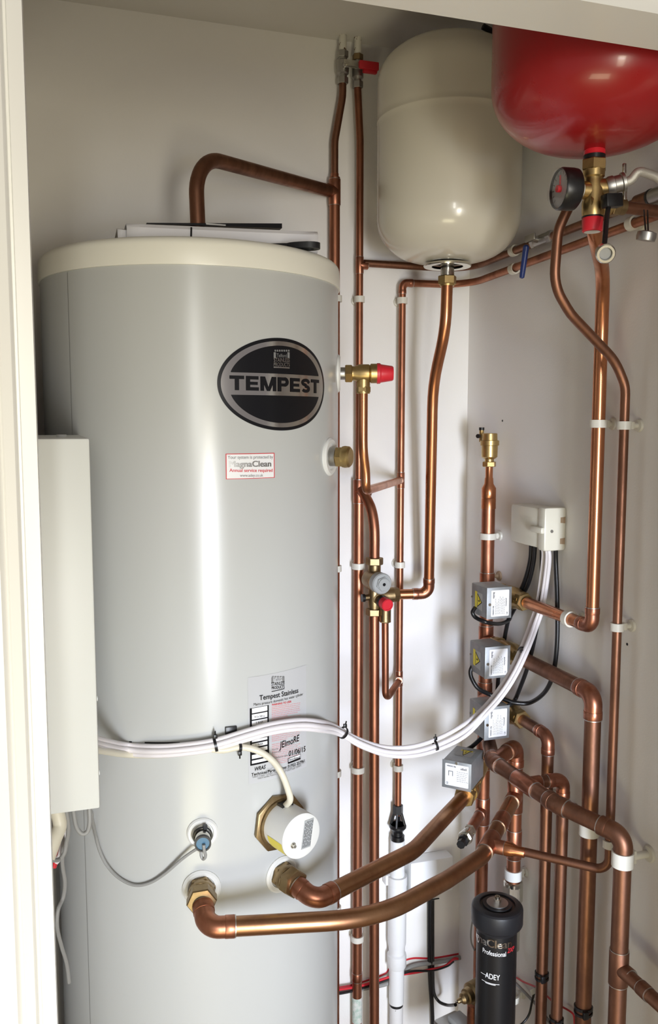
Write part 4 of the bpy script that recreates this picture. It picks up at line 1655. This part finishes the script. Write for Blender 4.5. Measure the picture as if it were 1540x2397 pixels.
b = MB()
ftext(b, 'MagnaClean', (1118, 2205), (1197, 2208), 16, 0, .03, wrap0=-1.9)
ftext(b, 'Professional', (1130, 2228), (1184, 2233), 9.5, 1, .012)
ftext(b, '2XP', (1187, 2231), (1202, 2228), 9.5, 2, .012, slant=.15)
ftext(b, 'ADEY', (1136, 2287), (1170, 2289), 11, 1, .015)
for (xa, xb, y, h) in ((1128, 1169, 2293, 1.2), (1126, 1140, 2276, 1.2), (1136, 1160, 2300, 1.5)):
    ta_, za_ = fcyl(xa, y)
    tb_, _ = fcyl(xb, y)
    r = FR + .0005
    vs = []
    for k in range(7):
        t = ta_ + (tb_ - ta_) * k / 6
        vs += [V3((FXc + r * math.cos(t), FYc + r * math.sin(t), za_ + q)) for q in (0, h / 1100)]
    b.add(vs, [[2 * k, 2 * k + 2, 2 * k + 3, 2 * k + 1] for k in range(6)], 1)
b.build('lettering', ['silver', 'sticker', 'redp'], can)

# brass valve and grey pump head low beside the filter
bvo = onY(1090, 2322, 1.47)
o = thing('filter_valve', bvo, 'small brass valve with pointed stem at left of the black filter', 'valve')
b = MB()
dv = V3((-.93, -.30, -.02)).normalized()
base = onY(1106, 2325, 1.46)
b.lathe([(.022, -.03), (.022, .004), (.0165, .008), (.015, .018), (.0115, .020), (.0105, .028), (.0055, .033), (.0045, .040), (.003, .042)], base, dv, 24)
b.build('valve_body', 'brassd', o)
b = MB()
b.cyl(base + dv * .038, base + dv * .046, .0022, 10)
b.build('stem', 'nickel', o)
pb_ = onY(1062, 2412, 1.50)
o = thing('pump', pb_ - V3((0, 0, .1)), 'grey pump housing at the bottom edge left of the filter', 'pump')
b = MB()
b.box(pb_ - V3((0, 0, .045)), (.062, .062, .125), Matrix.Rotation(.25, 3, 'Z'), .006)
b.lathe([(.034, 0), (.036, .006), (.034, .014), (.02, .016), (0, .016)], pb_ + V3((0, -.038, -.035)), (-.2, -1, 0), 30)
b.build('housing', 'steel', o)
b = MB()
b.box(pb_ + V3((.012, -.01, .022)), (.034, .05, .014), Matrix.Rotation(.25, 3, 'Z'), .003)
b.build('terminal_box', 'greycap', o)
pp1 = onY(1103, 2340, 1.50)
tag(MB().cyl(onY(1108, 2390, 1.47) - V3((0, 0, .06)), onY(1108, 2350, 1.47), .013, 20).build('copper_pipe', 'copperf'), 'short copper stub between grey pump and black filter', 'pipe')


# ------------------------------------------------------------------ junction box
ja, jb = onX(1277, 1190, .852), onX(1273, 1290, .852)
JY0 = ja.y
jc = onX(1194, 1176, .852)
JY1 = jc.y
jz1, jz0 = (ja.z + jc.z) / 2 + .000, jb.z
jb_ = thing('junction_box', (XR, (JY0 + JY1) / 2, jz0), 'ivory junction box on the right wall with cables hanging below', 'junction box')
b = MB()
jm = V3(((XR + .852) / 2, (JY0 + JY1) / 2 + .004, (jz0 + jz1) / 2))
b.box(jm + V3((.0005, 0, 0)), (XR - .852, JY1 - JY0 - .010, jz1 - jz0 - .004), None, .005)
b.build('housing', 'jbox', jb_)
b = MB()
b.box(V3(((XR + .852) / 2 - .001, JY0 + .012, (jz0 + jz1) / 2)), (XR - .852 + .001, .024, jz1 - jz0 + .002), None, .005)
b.box(V3((.851, JY0 + .022, (jz0 + jz1) / 2 - .002)), (.012, .040, .012), None, .003)
b.build('end_cover', 'jbox', jb_)
b = MB()
b.cyl((.866, JY0 - .001, jz0 + .036), (.866, JY0 + .004, jz0 + .036), .0030, 12)
b.build('screw', 'steel', jb_)
for zz_ in (jz0 + .056, jz0 + .017):
    b = MB()
    b.prism([(0, -.005), (.010, -.006), (.010, .006), (0, .005)], V3((.884, JY0 - .0004, zz_)), RIGHT, UP, V3((0, .001, 0)))
    b.build('knockout', 'rust', jb_)
b = MB()
text_on(b, 'WAGOBOX', plane_fn((.8514, JY1 - .040, jz0 + .045), -BACK, UP), .042, .012, 0, 0)
b.build('embossed_letters', 'jbox', jb_)

# ------------------------------------------------------------------ control box on the left
CY0 = 1.0
ca, cb = onY(206, 1026, CY0), onY(231, 1893, CY0)
CXr = .041
cz1, cz0 = ca.z, cb.z
ctl = thing('control_box', (0, CY0, cz0), 'tall white steel control box half hidden by the left door frame', 'control box')
b = MB()
b.box(((XL + CXr) / 2, CY0 + .15, (cz0 + cz1) / 2), (CXr - XL, .30, cz1 - cz0), None, .0025)
b.build('case', 'boxw', ctl)
b = MB()
for y in (1637, 1812):
    zz_ = onY(232, y, CY0 + .03).z
    b.cyl((CXr, CY0 + .035, zz_), (CXr + .0022, CY0 + .035, zz_), .0035, 12)
b.build('lid_screw', 'boxw', ctl)
b = MB()
b.cyl((.012, CY0 + .10, cz1), (.012, CY0 + .10, cz1 + .003), .006, 12)
b.build('lid_screw', 'boxw', ctl)


# ------------------------------------------------------------------ cables
def cable(label, pts, r, m, name='cable', n=8, seg=14):
    return tag(MB().tube(smooth(pts, n), r, seg).build(name, m), label, 'cable')


def whites(dx, dy, dz):
    base = []
    for x, y in ((232, 1738), (290, 1752), (360, 1757), (430, 1753), (503, 1742), (580, 1719), (640, 1703), (700, 1695), (745, 1698)):
        base.append(onT(x, y + dy, .012 + dz))
    base[0] = onY(214, 1734 + dy, 1.06)
    base.insert(1, onY(236, 1740 + dy, 1.15))
    for x, y, Y in ((785, 1707, 1.335), (840, 1737, 1.36), (900, 1757, 1.38), (960, 1758, 1.385), (1018, 1743, 1.385), (1080, 1712, 1.385)):
        base.append(onY(x + dx, y + dy, Y - dz))
    for x, y, X in ((1130, 1668, .752), (1170, 1622, .772), (1200, 1575, .795), (1225, 1522, .822), (1247, 1465, .868), (1262, 1420, .884), (1272, 1360, .884), (1278, 1300, .878)):
        base.append(onX(x + dx, y + dy * .4, X - dz * .4))
    base.append(V3((base[-1].x - .006, base[-1].y, jz0 + .012)))
    return base


cable('upper of the white cables sagging across the cylinder', whites(-6, -9, .0), .0040, 'cablew')
cable('front one of the white cables sagging across the cylinder', whites(3, 2, .0055), .0042, 'cablew')
cable('lowest of the white cables sagging across the cylinder', whites(8, 11, .0), .0040, 'cablew')
cr_ = [onT(470, 1752, .010), onT(520, 1756, .012), onT(560, 1749, .013), onT(600, 1756, .018), onT(635, 1778, .030), onT(658, 1808, .042), onT(673, 1845, .045), onT(679, 1872, .042), hb + hn * .018 + V3((0, 0, .030))]
cable('cream flex curving down into the immersion heater cap', [onY(214, 1752, 1.06), onY(240, 1757, 1.16), onT(300, 1766, .010), onT(390, 1766, .009)] + cr_, .0050, 'cablec')


def tie(label, c, ax_, R, head):
    c, ax_ = V3(c), V3(ax_).normalized()
    b = MB()
    b.ring(c, ax_, R - .0012, R, .0042, 20)
    h = V3(head).normalized()
    b.box(c + h * (R + .002), (.006, .005, .006), None, .0008)
    b.tube([c + h * (R + .002), c + h * (R + .010)], .0012, 6)
    return tag(b.build('cable_tie', 'black'), label, 'cable tie', 'black cable ties')


tie('black tie on white cables left of the printed data label', onT(504, 1743, .013), onT(524, 1737, .013) - onT(484, 1748, .013), .0105, UP)
tie('black tie on white cables at the right edge of cylinder', onY(803, 1715, 1.342), onY(820, 1726, 1.345) - onY(785, 1706, 1.335), .0105, UP + V3((.3, 0, 0)))
tie('black tie on white cables where they sag lowest before the valves', onY(1019, 1744, 1.383), onY(1040, 1735, 1.383) - onY(1000, 1750, 1.383), .0105, UP)
tie('black tie on white cables in front of the second zone valve', onX(1224, 1524, .822), onX(1232, 1500, .838) - onX(1216, 1545, .808), .0100, V3((-.5, -.6, .2)))
tie('small black tie holding the cream flex beside data label', onT(561, 1750, .014), onT(570, 1750, .014) - onT(550, 1751, .014), .0068, -UP)
pad = onT(540, 1713)
tm_ = MB().box(pad + ncyl(pad) * .002, (.018, .004, .018), Matrix.Rotation(math.atan2(ncyl(pad).y, ncyl(pad).x) + math.pi / 2, 3, 'Z'), .001)
tag(tm_.build('cable_tie_mount', 'black'), 'square black stick-on tie mount on the cylinder above white cables', 'cable tie')

# black valve leads
jbx = lambda px, X=.878: V3((X, onX(px, 1285, X).y, jz0 + .01))
cable('black lead from junction box left to the second zone valve', [jbx(1243), onX(1241, 1310, .884), onX(1228, 1360, .885), onX(1208, 1405, .885), onX(1190, 1450, .885), onX(1178, 1510, .885), onX(1168, 1570, .885), onX(1163, 1625, .89), onX(1158, 1650, .85)], .0043, 'black')
cable('black lead from junction box bending behind the topmost valve pipe', [jbx(1252), onX(1249, 1315, .885), onX(1237, 1365, .887), onX(1217, 1402, .887), onX(1196, 1440, .885), onX(1190, 1452, .885), onX(1170, 1460, .85), onY(1140, 1457, 1.47), onY(1114, 1446, 1.49), onY(1106, 1434, 1.495), onY(1112, 1422, 1.49)], .0040, 'black')
cable('black lead from junction box looping wide on the right to the third valve', [jbx(1300), onX(1301, 1320, .885), onX(1304, 1400, .887), onX(1304, 1500, .887), onX(1295, 1575, .886), onX(1275, 1620, .884), onX(1240, 1645, .885), onX(1205, 1645, .86), onX(1175, 1635, .84), onY(1150, 1627, 1.50), onY(1120, 1612, 1.50), onY(1105, 1590, 1.505), onY(1101, 1572, 1.508), onY(1107, 1556, 1.508)], .0043, 'black')
cable('black lead from junction box passing behind the white cables', [jbx(1268), onX(1268, 1330, .888), onX(1266, 1400, .889), onX(1254, 1480, .888), onX(1235, 1560, .888), onX(1215, 1615, .885), onX(1204, 1640, .88), onX(1190, 1652, .84)], .0043, 'black')
cable('short black lead between third and lowest zone valves', [onY(1137, 1715, 1.50), onY(1122, 1732, 1.49), onY(1104, 1748, 1.48), onY(1090, 1756, 1.47)], .0043, 'black')

# cables low on the back wall
bk = [onY(1008, 2107, 1.748), onY(1008, 2200, 1.749), onY(1009, 2290, 1.749), onY(1012, 2360, 1.749), onY(1014, 2420, 1.749)]
bd = thing('cable_bundle', onY(1008, 2250, 1.748), 'upright black cable bundle on the back wall right of waste pipe', 'cable')
for k, (dx, dy) in enumerate(((-4, 0), (1, 0), (5, 0))):
    b = MB()
    pts = [onY(1008 + dx, 2107, 1.752 - .004 * (k == 1)), onY(1008 + dx, 2200, 1.752 - .004 * (k == 1)), onY(1009 + dx * .9, 2290, 1.749)]
    pts += [onY(1012 + dx * .5, 2360, 1.749), onY(1014 + dx * .5, 2420, 1.749)] if k < 2 else [onY(1016, 2325, 1.745), onY(1028, 2345, 1.735), onY(1048, 2353, 1.70), onY(1066, 2352, 1.60)]
    b.tube(smooth(pts, 6), .0036, 10)
    b.build('lead', 'black', bd)
b = MB()
b.tube([onY(995, 2110, 1.752), onY(1003, 2106, 1.741), onY(1016, 2105, 1.741), onY(1027, 2103, 1.748)], .0016, 8)
b.build('tie', 'black', bd)
W = lambda pts, Y=1.762: [onY(x, y, Y) for x, y in pts]
cable('red wire running low along the back wall', W([(700, 2322), (795, 2310), (840, 2300), (900, 2278), (915, 2262), (960, 2243), (1010, 2242), (1060, 2234), (1112, 2224)]), .0032, 'red', 'wire')
cable('pair of red wires lower on the back wall toward the filter', W([(700, 2327), (795, 2316), (850, 2306), (920, 2285), (980, 2275), (1040, 2262), (1062, 2245), (1072, 2244)], 1.742), .0030, 'red', 'wire')
cable('grey flat cable running low along the back wall', W([(700, 2333), (795, 2322), (850, 2314), (912, 2300), (960, 2264), (1010, 2254), (1060, 2246), (1115, 2230)], 1.750), .0048, 'cableg')
cable('black wire drooping low along the back wall behind waste pipe', W([(700, 2336), (795, 2326), (860, 2310), (915, 2290), (960, 2274), (1010, 2272), (1045, 2262), (1062, 2250)], 1.740), .0026, 'black', 'wire')
cable('grey wire rising beside the black filter cap', [onY(1110, 2224, 1.60), onY(1103, 2205, 1.55), onY(1102, 2180, 1.5), onY(1106, 2150, 1.45), onY(1108, 2125, 1.43)], .0018, 'cableg', 'wire')
cable('thin white cable clipped low across the back wall', W([(700, 2200), (795, 2172), (850, 2160), (905, 2144), (960, 2120), (985, 2096)], 1.754), .0030, 'cablew')
# wires right of the filter
cable('black flex with a white flag hanging right of the filter', [onY(1253, 2312, 1.40), onY(1245, 2345, 1.40), onY(1238, 2375, 1.40), onY(1222, 2396, 1.40), onY(1200, 2410, 1.42)], .0022, 'black', 'wire')
fl_ = onY(1250, 2320, 1.395)
b = MB().box(fl_, (.016, .0008, .012), Matrix.Rotation(-.3, 3, 'Y'), .0002)
tag(b.build('wire_flag', 'plastic'), 'tiny white flag tag on the black flex', 'tag')
cable('dark red wire crossing behind the pipes right of the filter', [onX(1195, 2280, .889), onX(1225, 2298, .889), onX(1262, 2315, .889), onX(1295, 2345, .889), onX(1340, 2372, .889), onX(1345, 2400, .889)], .0018, 'redp', 'wire')
cable('grey flex slanting down behind the pipes right of the filter', [onX(1200, 2295, .885), onX(1230, 2325, .886), onX(1262, 2360, .888), onX(1290, 2398, .888)], .0030, 'cableg')

# cables below the control box on the left
cable('broad cream cable below the control box', [V3((-.020, CY0 + .06, cz0 + .02)), onY(140, 1925, CY0 + .06), onY(128, 1965, CY0 + .05), onY(112, 2010, CY0 + .04)], .0085, 'cablec')
cable('grey cable looping tight below the control box', [V3((.006, CY0 + .10, cz0 + .02)), onY(176, 1925, 1.10), onY(184, 1945, 1.10), onY(195, 1952, 1.10), onY(206, 1944, 1.10), onY(210, 1915, 1.10), V3((.030, CY0 + .11, cz0 + .02))], .0028, 'cableg')
cable('grey cable curling behind the left door frame', [V3((-.004, CY0 + .08, cz0 + .02)), onY(160, 1930, 1.09), onY(155, 1975, 1.10), onY(150, 1998, 1.10), onY(138, 2012, 1.10), onY(118, 2014, 1.08)], .0028, 'cableg')
cable('pale grey cable wandering down the dark gap beside the cylinder', [V3((-.010, CY0 + .10, cz0 + .02)), onY(147, 1960, 1.12), onY(146, 2020, 1.14), onY(152, 2065, 1.15), onY(148, 2100, 1.16), onY(136, 2130, 1.15), onY(134, 2170, 1.15), onY(144, 2215, 1.17), onY(156, 2255, 1.19), onY(162, 2300, 1.2)], .0026, 'cableg')
cable('red wire showing below the control box behind cream cable', [V3((-.016, CY0 + .16, cz0 + .02)), onY(134, 1960, 1.17), onY(134, 2000, 1.17), onY(126, 2030, 1.17)], .0035, 'red', 'wire')
cable('white cable short drop below the control box', [V3((-.006, CY0 + .14, cz0 + .02)), onY(148, 1960, 1.15), onY(142, 2002, 1.15), onY(130, 2018, 1.15)], .0042, 'cablew')

# white surface box on the back wall behind the waste pipe
sa, sb = onY(962, 2022, 1.722), onY(1060, 2084, 1.722)
b = MB()
b.box(((sa.x + sb.x) / 2, 1.741, (sa.z + sb.z) / 2), (sb.x - sa.x, .038, sa.z - sb.z), None, .003)
tag(b.build('surface_box', 'pvc'), 'white surface box on the back wall behind the heavy copper pipes', 'box')

# ------------------------------------------------------------------ clips
wb = V3((0, YB - YP, 0))
wr = V3((XR - XP, 0, 0))
for y, t in ((701, 'white clip on the slim pipe beside upper cylinder, below the tee'),):
    clip(t, (DX, YP, onY(842, y, YP).z), UP, R15, wb, True)
clip('white clip just under the elbow of the tundish pipe', (FX, YP, onY(940, 704, YP).z), UP, R15, wb)
clip('white clip on the cold main level with the grey disc valve', (DX, YP, onY(838, 1325, YP).z), UP, R22, wb)
clip('white clip on the tundish pipe level with the grey disc valve', (FX, YP, onY(935, 1322, YP).z), UP, R15, wb)
clip('white clip on the cold main below the sagging white cables', (DX, YP, onY(837, 1801, YP).z), UP, R22, wb)
clip('white clip on the tundish pipe above the black tundish', (FX, YP, onY(932, 1797, YP).z), UP, R15, wb)
clip('lowest white clip on the cold main, below the heavy copper pipes', (DX, YP, onY(837, 2195, YP).z), UP, R22, wb)
for y, t in ((700, 'highest clip on the riser half hidden behind the cylinder'), (1330, 'middle clip on the riser half hidden behind the cylinder'), (1808, 'lower clip on the riser beside the cylinder, near the white cables'), (2125, 'lowest clip on the riser beside the cylinder')):
    clip(t, (BX + .001, YP, onY(795, y, YP).z), UP, R22, wb)
ax_r = V3((0, 1, 0))
clip('white clip on the upper right wall pipe left of the blue lever', (.878, onX(1203, 585, .878).y, zW1), ax_r, R15, V3((XR - .878, 0, 0)))
clip('white clip on the lower right wall pipe left of the blue lever', (.878, onX(1203, 617, .878).y, zW2), ax_r, R15, V3((XR - .878, 0, 0)))
clip('white clip on the lower right wall pipe near the frame edge', (.878, onX(1480, 520, .878).y, zW2 + .009), ax_r, R15, V3((XR - .878, 0, 0)))
clip('white clip halfway down the mottled pipe below the red vessel', (XP, LY, onX(1400, 992, XP).z), UP, R22, wr)
clip('white clip halfway down the snaking brown pipe', (XP, KY, onX(1460, 996, XP).z), UP, R15, wr)
clip('white clip lower on the snaking brown pipe, with a brown stained base', (XP, KY, onX(1452, 1470, XP).z), UP, R15, wr)
clip('white clip on the manifold below the air vent', (XP, MY, onX(1142, 1255, XP).z), UP, R28, wr)
clip('white clip around the horizontal pipe of the topmost valve near its elbow', (XP, onX(1332, 1450, XP).y, z1v), ax_r, R22, wr)
clip('broad white clip on the wide pipe under the forward copper run', (XP, O2Y, onX(1382, 1943, XP).z), UP, R28, wr, w=.020)
clip('small white clip beside the big clip at the lower right', (XP, KY, onX(1427, 1975, XP).z), UP, R15, wr)
clip('big white clip on the large pipe at the lower right', (QX, QY, onX(1458, 2010, QX).z), UP, R28, V3((XR - QX, 0, 0)), w=.024, stem=.006)
clip('bright white clip above the nickel union nut', (XP, NY, onX(1201, 2045, XP).z), UP, R28, wr, w=.020, m='plastic')
clip('white clip on the narrow wall pipe behind the forward copper run', (XP, O3Y, onX(1275, 1855, XP).z), UP, R22, wr)
clip('white clip stub low beside the black filter', (XP, NY, onX(1205, 2345, XP).z), UP, .016, wr)


def ptie(label, x, y, Y, px, py, r):
    z = onX(px, py, XP).z
    b = MB()
    b.ring((x, Y, z), V3((.05, .1, 1)), r, r + .0025, .005, 24)
    b.ring((x, Y, z - .009), V3((-.05, .05, 1)), r, r + .0025, .004, 24)
    b.box((x - r * .5, Y - r - .003, z - .003), (.010, .006, .014), None, .001)
    return tag(b.build('cable_tie', 'black'), label, 'cable tie', 'black cable ties')


ptie('black ties round the narrow pipe nearest the filter', XP, 0, O3Y, 1268, 2278, R22)
ptie('black ties round the second narrow pipe at the bottom edge', XP - .002, 0, RY, 1308, 2388, R22)
ptie('black ties round the wide pipe at the bottom right', XP, 0, O2Y, 1366, 2358, R28)

# rusty pipe-clip bases left on the wall
for lab_, px, py in (('old stained clip base on the wall above the topmost zone valve', 1169, 1348), ('old stained clip base on the wall beside the forward copper run', 1350, 1895), ('old stained clip base on the wall right of the bright clip', 1230, 2040)):
    c = onX(px, py, XR)
    b = MB()
    b.lathe([(.011, 0), (.010, .003), (.005, .005), (.003, .012), (0, .013)], c - V3((.0003, 0, 0)), (-1, 0, 0), 16)
    tag(b.build('clip_base', 'rust'), lab_, 'clip base')
for px, py in ((1176, 985), (1468, 1508)):
    c = onX(px, py, XR)
    b = MB().lathe([(.0025, 0), (.0022, .0006), (0, .0006)], c, (-1, 0, 0), 8)
    tag(b.build('wall_hole', 'ink'), 'small dark screw hole in the right wall ' + ('above the air vent' if py < 1200 else 'below the stained clip'), 'hole')

# ------------------------------------------------------------------ things lying on the cylinder lid
zl = 1.766


def sheet_loop(mb, x0, x1, prof_l, prof_r, mi=0, n=10, t=.0012):
    """folded paper: profile (y, z) at left and right ends"""
    k = len(prof_l)
    vs = []
    for i in range(n + 1):
        s = i / n
        for (ya, za), (yb, zb1) in zip(prof_l, prof_r):
            vs.append((x0 + (x1 - x0) * s, ya + (yb - ya) * s, za + (zb1 - za) * s))
    fs = []
    for i in range(n):
        for j in range(k - 1):
            fs.append([i * k + j, (i + 1) * k + j, (i + 1) * k + j + 1, i * k + j + 1])
    mb.add(vs, fs, mi)


pa, pb2 = onY(297, 556, 1.335), onY(745, 540, 1.335)
zt_l, zt_r = onY(302, 521, 1.335).z, onY(745, 541, 1.335).z
pL = [(1.50, zl + .003), (1.36, zl + .002), (1.340, zl + .003), (1.333, zl + .010), (1.335, zt_l - .006), (1.342, zt_l), (1.36, zt_l + .001), (1.50, zl + .018)]
pR = [(1.50, zl + .003), (1.36, zl + .001), (1.342, zl + .002), (1.336, zl + .008), (1.335, zt_r - .006), (1.340, zt_r), (1.36, zt_r), (1.50, zl + .016)]
b = MB()
sheet_loop(b, pa.x, pb2.x, pL, pR)
doc = b.build('folded_papers', 'paper')
tag(doc, 'folded wad of white papers lying on the cylinder lid', 'papers')
sm = doc.modifiers.new('thickness', 'SOLIDIFY')
sm.thickness = .0015
b = MB()
xb_ = onY(449, 540, 1.33).x
b.tube([(xb_ + .001, 1.345, zt_l + .0005), (xb_, 1.334, zt_l - .0015), (xb_ - .001, 1.3315, (zl + zt_l) / 2), (xb_ - .003, 1.334, zl + .005), (xb_ - .002, 1.345, zl + .0005)], .0014, 8)
tag(b.build('rubber_band', 'black'), 'dark band around the folded papers on the lid', 'band')
qa_, qb_ = onY(275, 530, 1.345), onY(420, 556, 1.345)
b = MB()
sheet_loop(b, qa_.x, qb_.x, [(1.5, zl + .004), (1.37, zl + .003), (1.350, zl + .004), (1.345, zl + .010), (1.349, qa_.z - .003), (1.358, qa_.z), (1.5, zl + .012)], [(1.5, zl + .004), (1.37, zl + .003), (1.350, zl + .004), (1.345, zl + .009), (1.349, qa_.z - .008), (1.358, qa_.z - .006), (1.5, zl + .012)])
d2 = b.build('folded_sheet', 'paper')
tag(d2, 'smaller folded sheet peeking out left of the folded papers', 'papers')
d2.modifiers.new('thickness', 'SOLIDIFY').thickness = .0012
# black booklet resting on top
k0, k1 = onY(343, 521.5, 1.40), onY(660, 523, 1.40)
kb0 = onY(345, 524, 1.40).z
kb1 = onY(660, 534, 1.40).z
b = MB()
vs = []
for y in (1.40, 1.47):
    vs += [(k0.x, y, kb0), (k1.x, y, kb1), (k1.x, y, k1.z), (k0.x, y, k0.z)]
b.add(vs, [[0, 1, 2, 3], [4, 7, 6, 5], [0, 4, 5, 1], [1, 5, 6, 2], [2, 6, 7, 3], [3, 7, 4, 0]])
bk_ = b.build('booklet', 'ink')
tag(bk_, 'thin black booklet on top of the folded papers', 'booklet')
b = MB()
w0, w1 = onY(482, 522.5, 1.3995), onY(528, 529, 1.3995)
b.box(((w0.x + w1.x) / 2, 1.3993, (w0.z + w1.z) / 2), (w1.x - w0.x, .001, abs(w0.z - w1.z)))
b.build('cover_patch', 'steel', bk_)
# grey tag with a hole
g0, g1 = onY(600, 561, 1.30), onY(742, 583, 1.262)
b = MB()
gcx = onY(722, 581, 1.285)
gcx.z = 1.764
uu = (g1 - g0).normalized()
uu.z = 0
uu.normalize()
vv = V3((-uu.y, uu.x, 0))
n = 20
o_, i_ = [], []
for k in range(n):
    a = 2 * math.pi * k / n
    sx = 1.9 if math.cos(a) < 0 else 1.0
    o_.append((math.cos(a) * .018 * sx, math.sin(a) * .014))
    i_.append((math.cos(a) * .0055 + .003, math.sin(a) * .0045))
vs = []
for z in (0, .009):
    vs += [gcx + uu * a + vv * c + UP * z for a, c in o_] + [gcx + uu * a + vv * c + UP * z for a, c in i_]
fs = []
for k in range(n):
    k2 = (k + 1) % n
    fs += [[k, k2, n + k2, n + k], [2 * n + k, 3 * n + k, 3 * n + k2, 2 * n + k2], [k, 2 * n + k, 2 * n + k2, k2], [n + k, n + k2, 3 * n + k2, 3 * n + k]]
b.add(vs, fs)
b.tube([gcx - uu * .025 + UP * .005, gcx - uu * .07 + UP * .006, gcx - uu * .11 + UP * .005], [.005, .004, .002], 8)
tag(b.build('key_fob', 'blackm'), 'dark grey tag with a hole at the right end of the lid', 'tag')
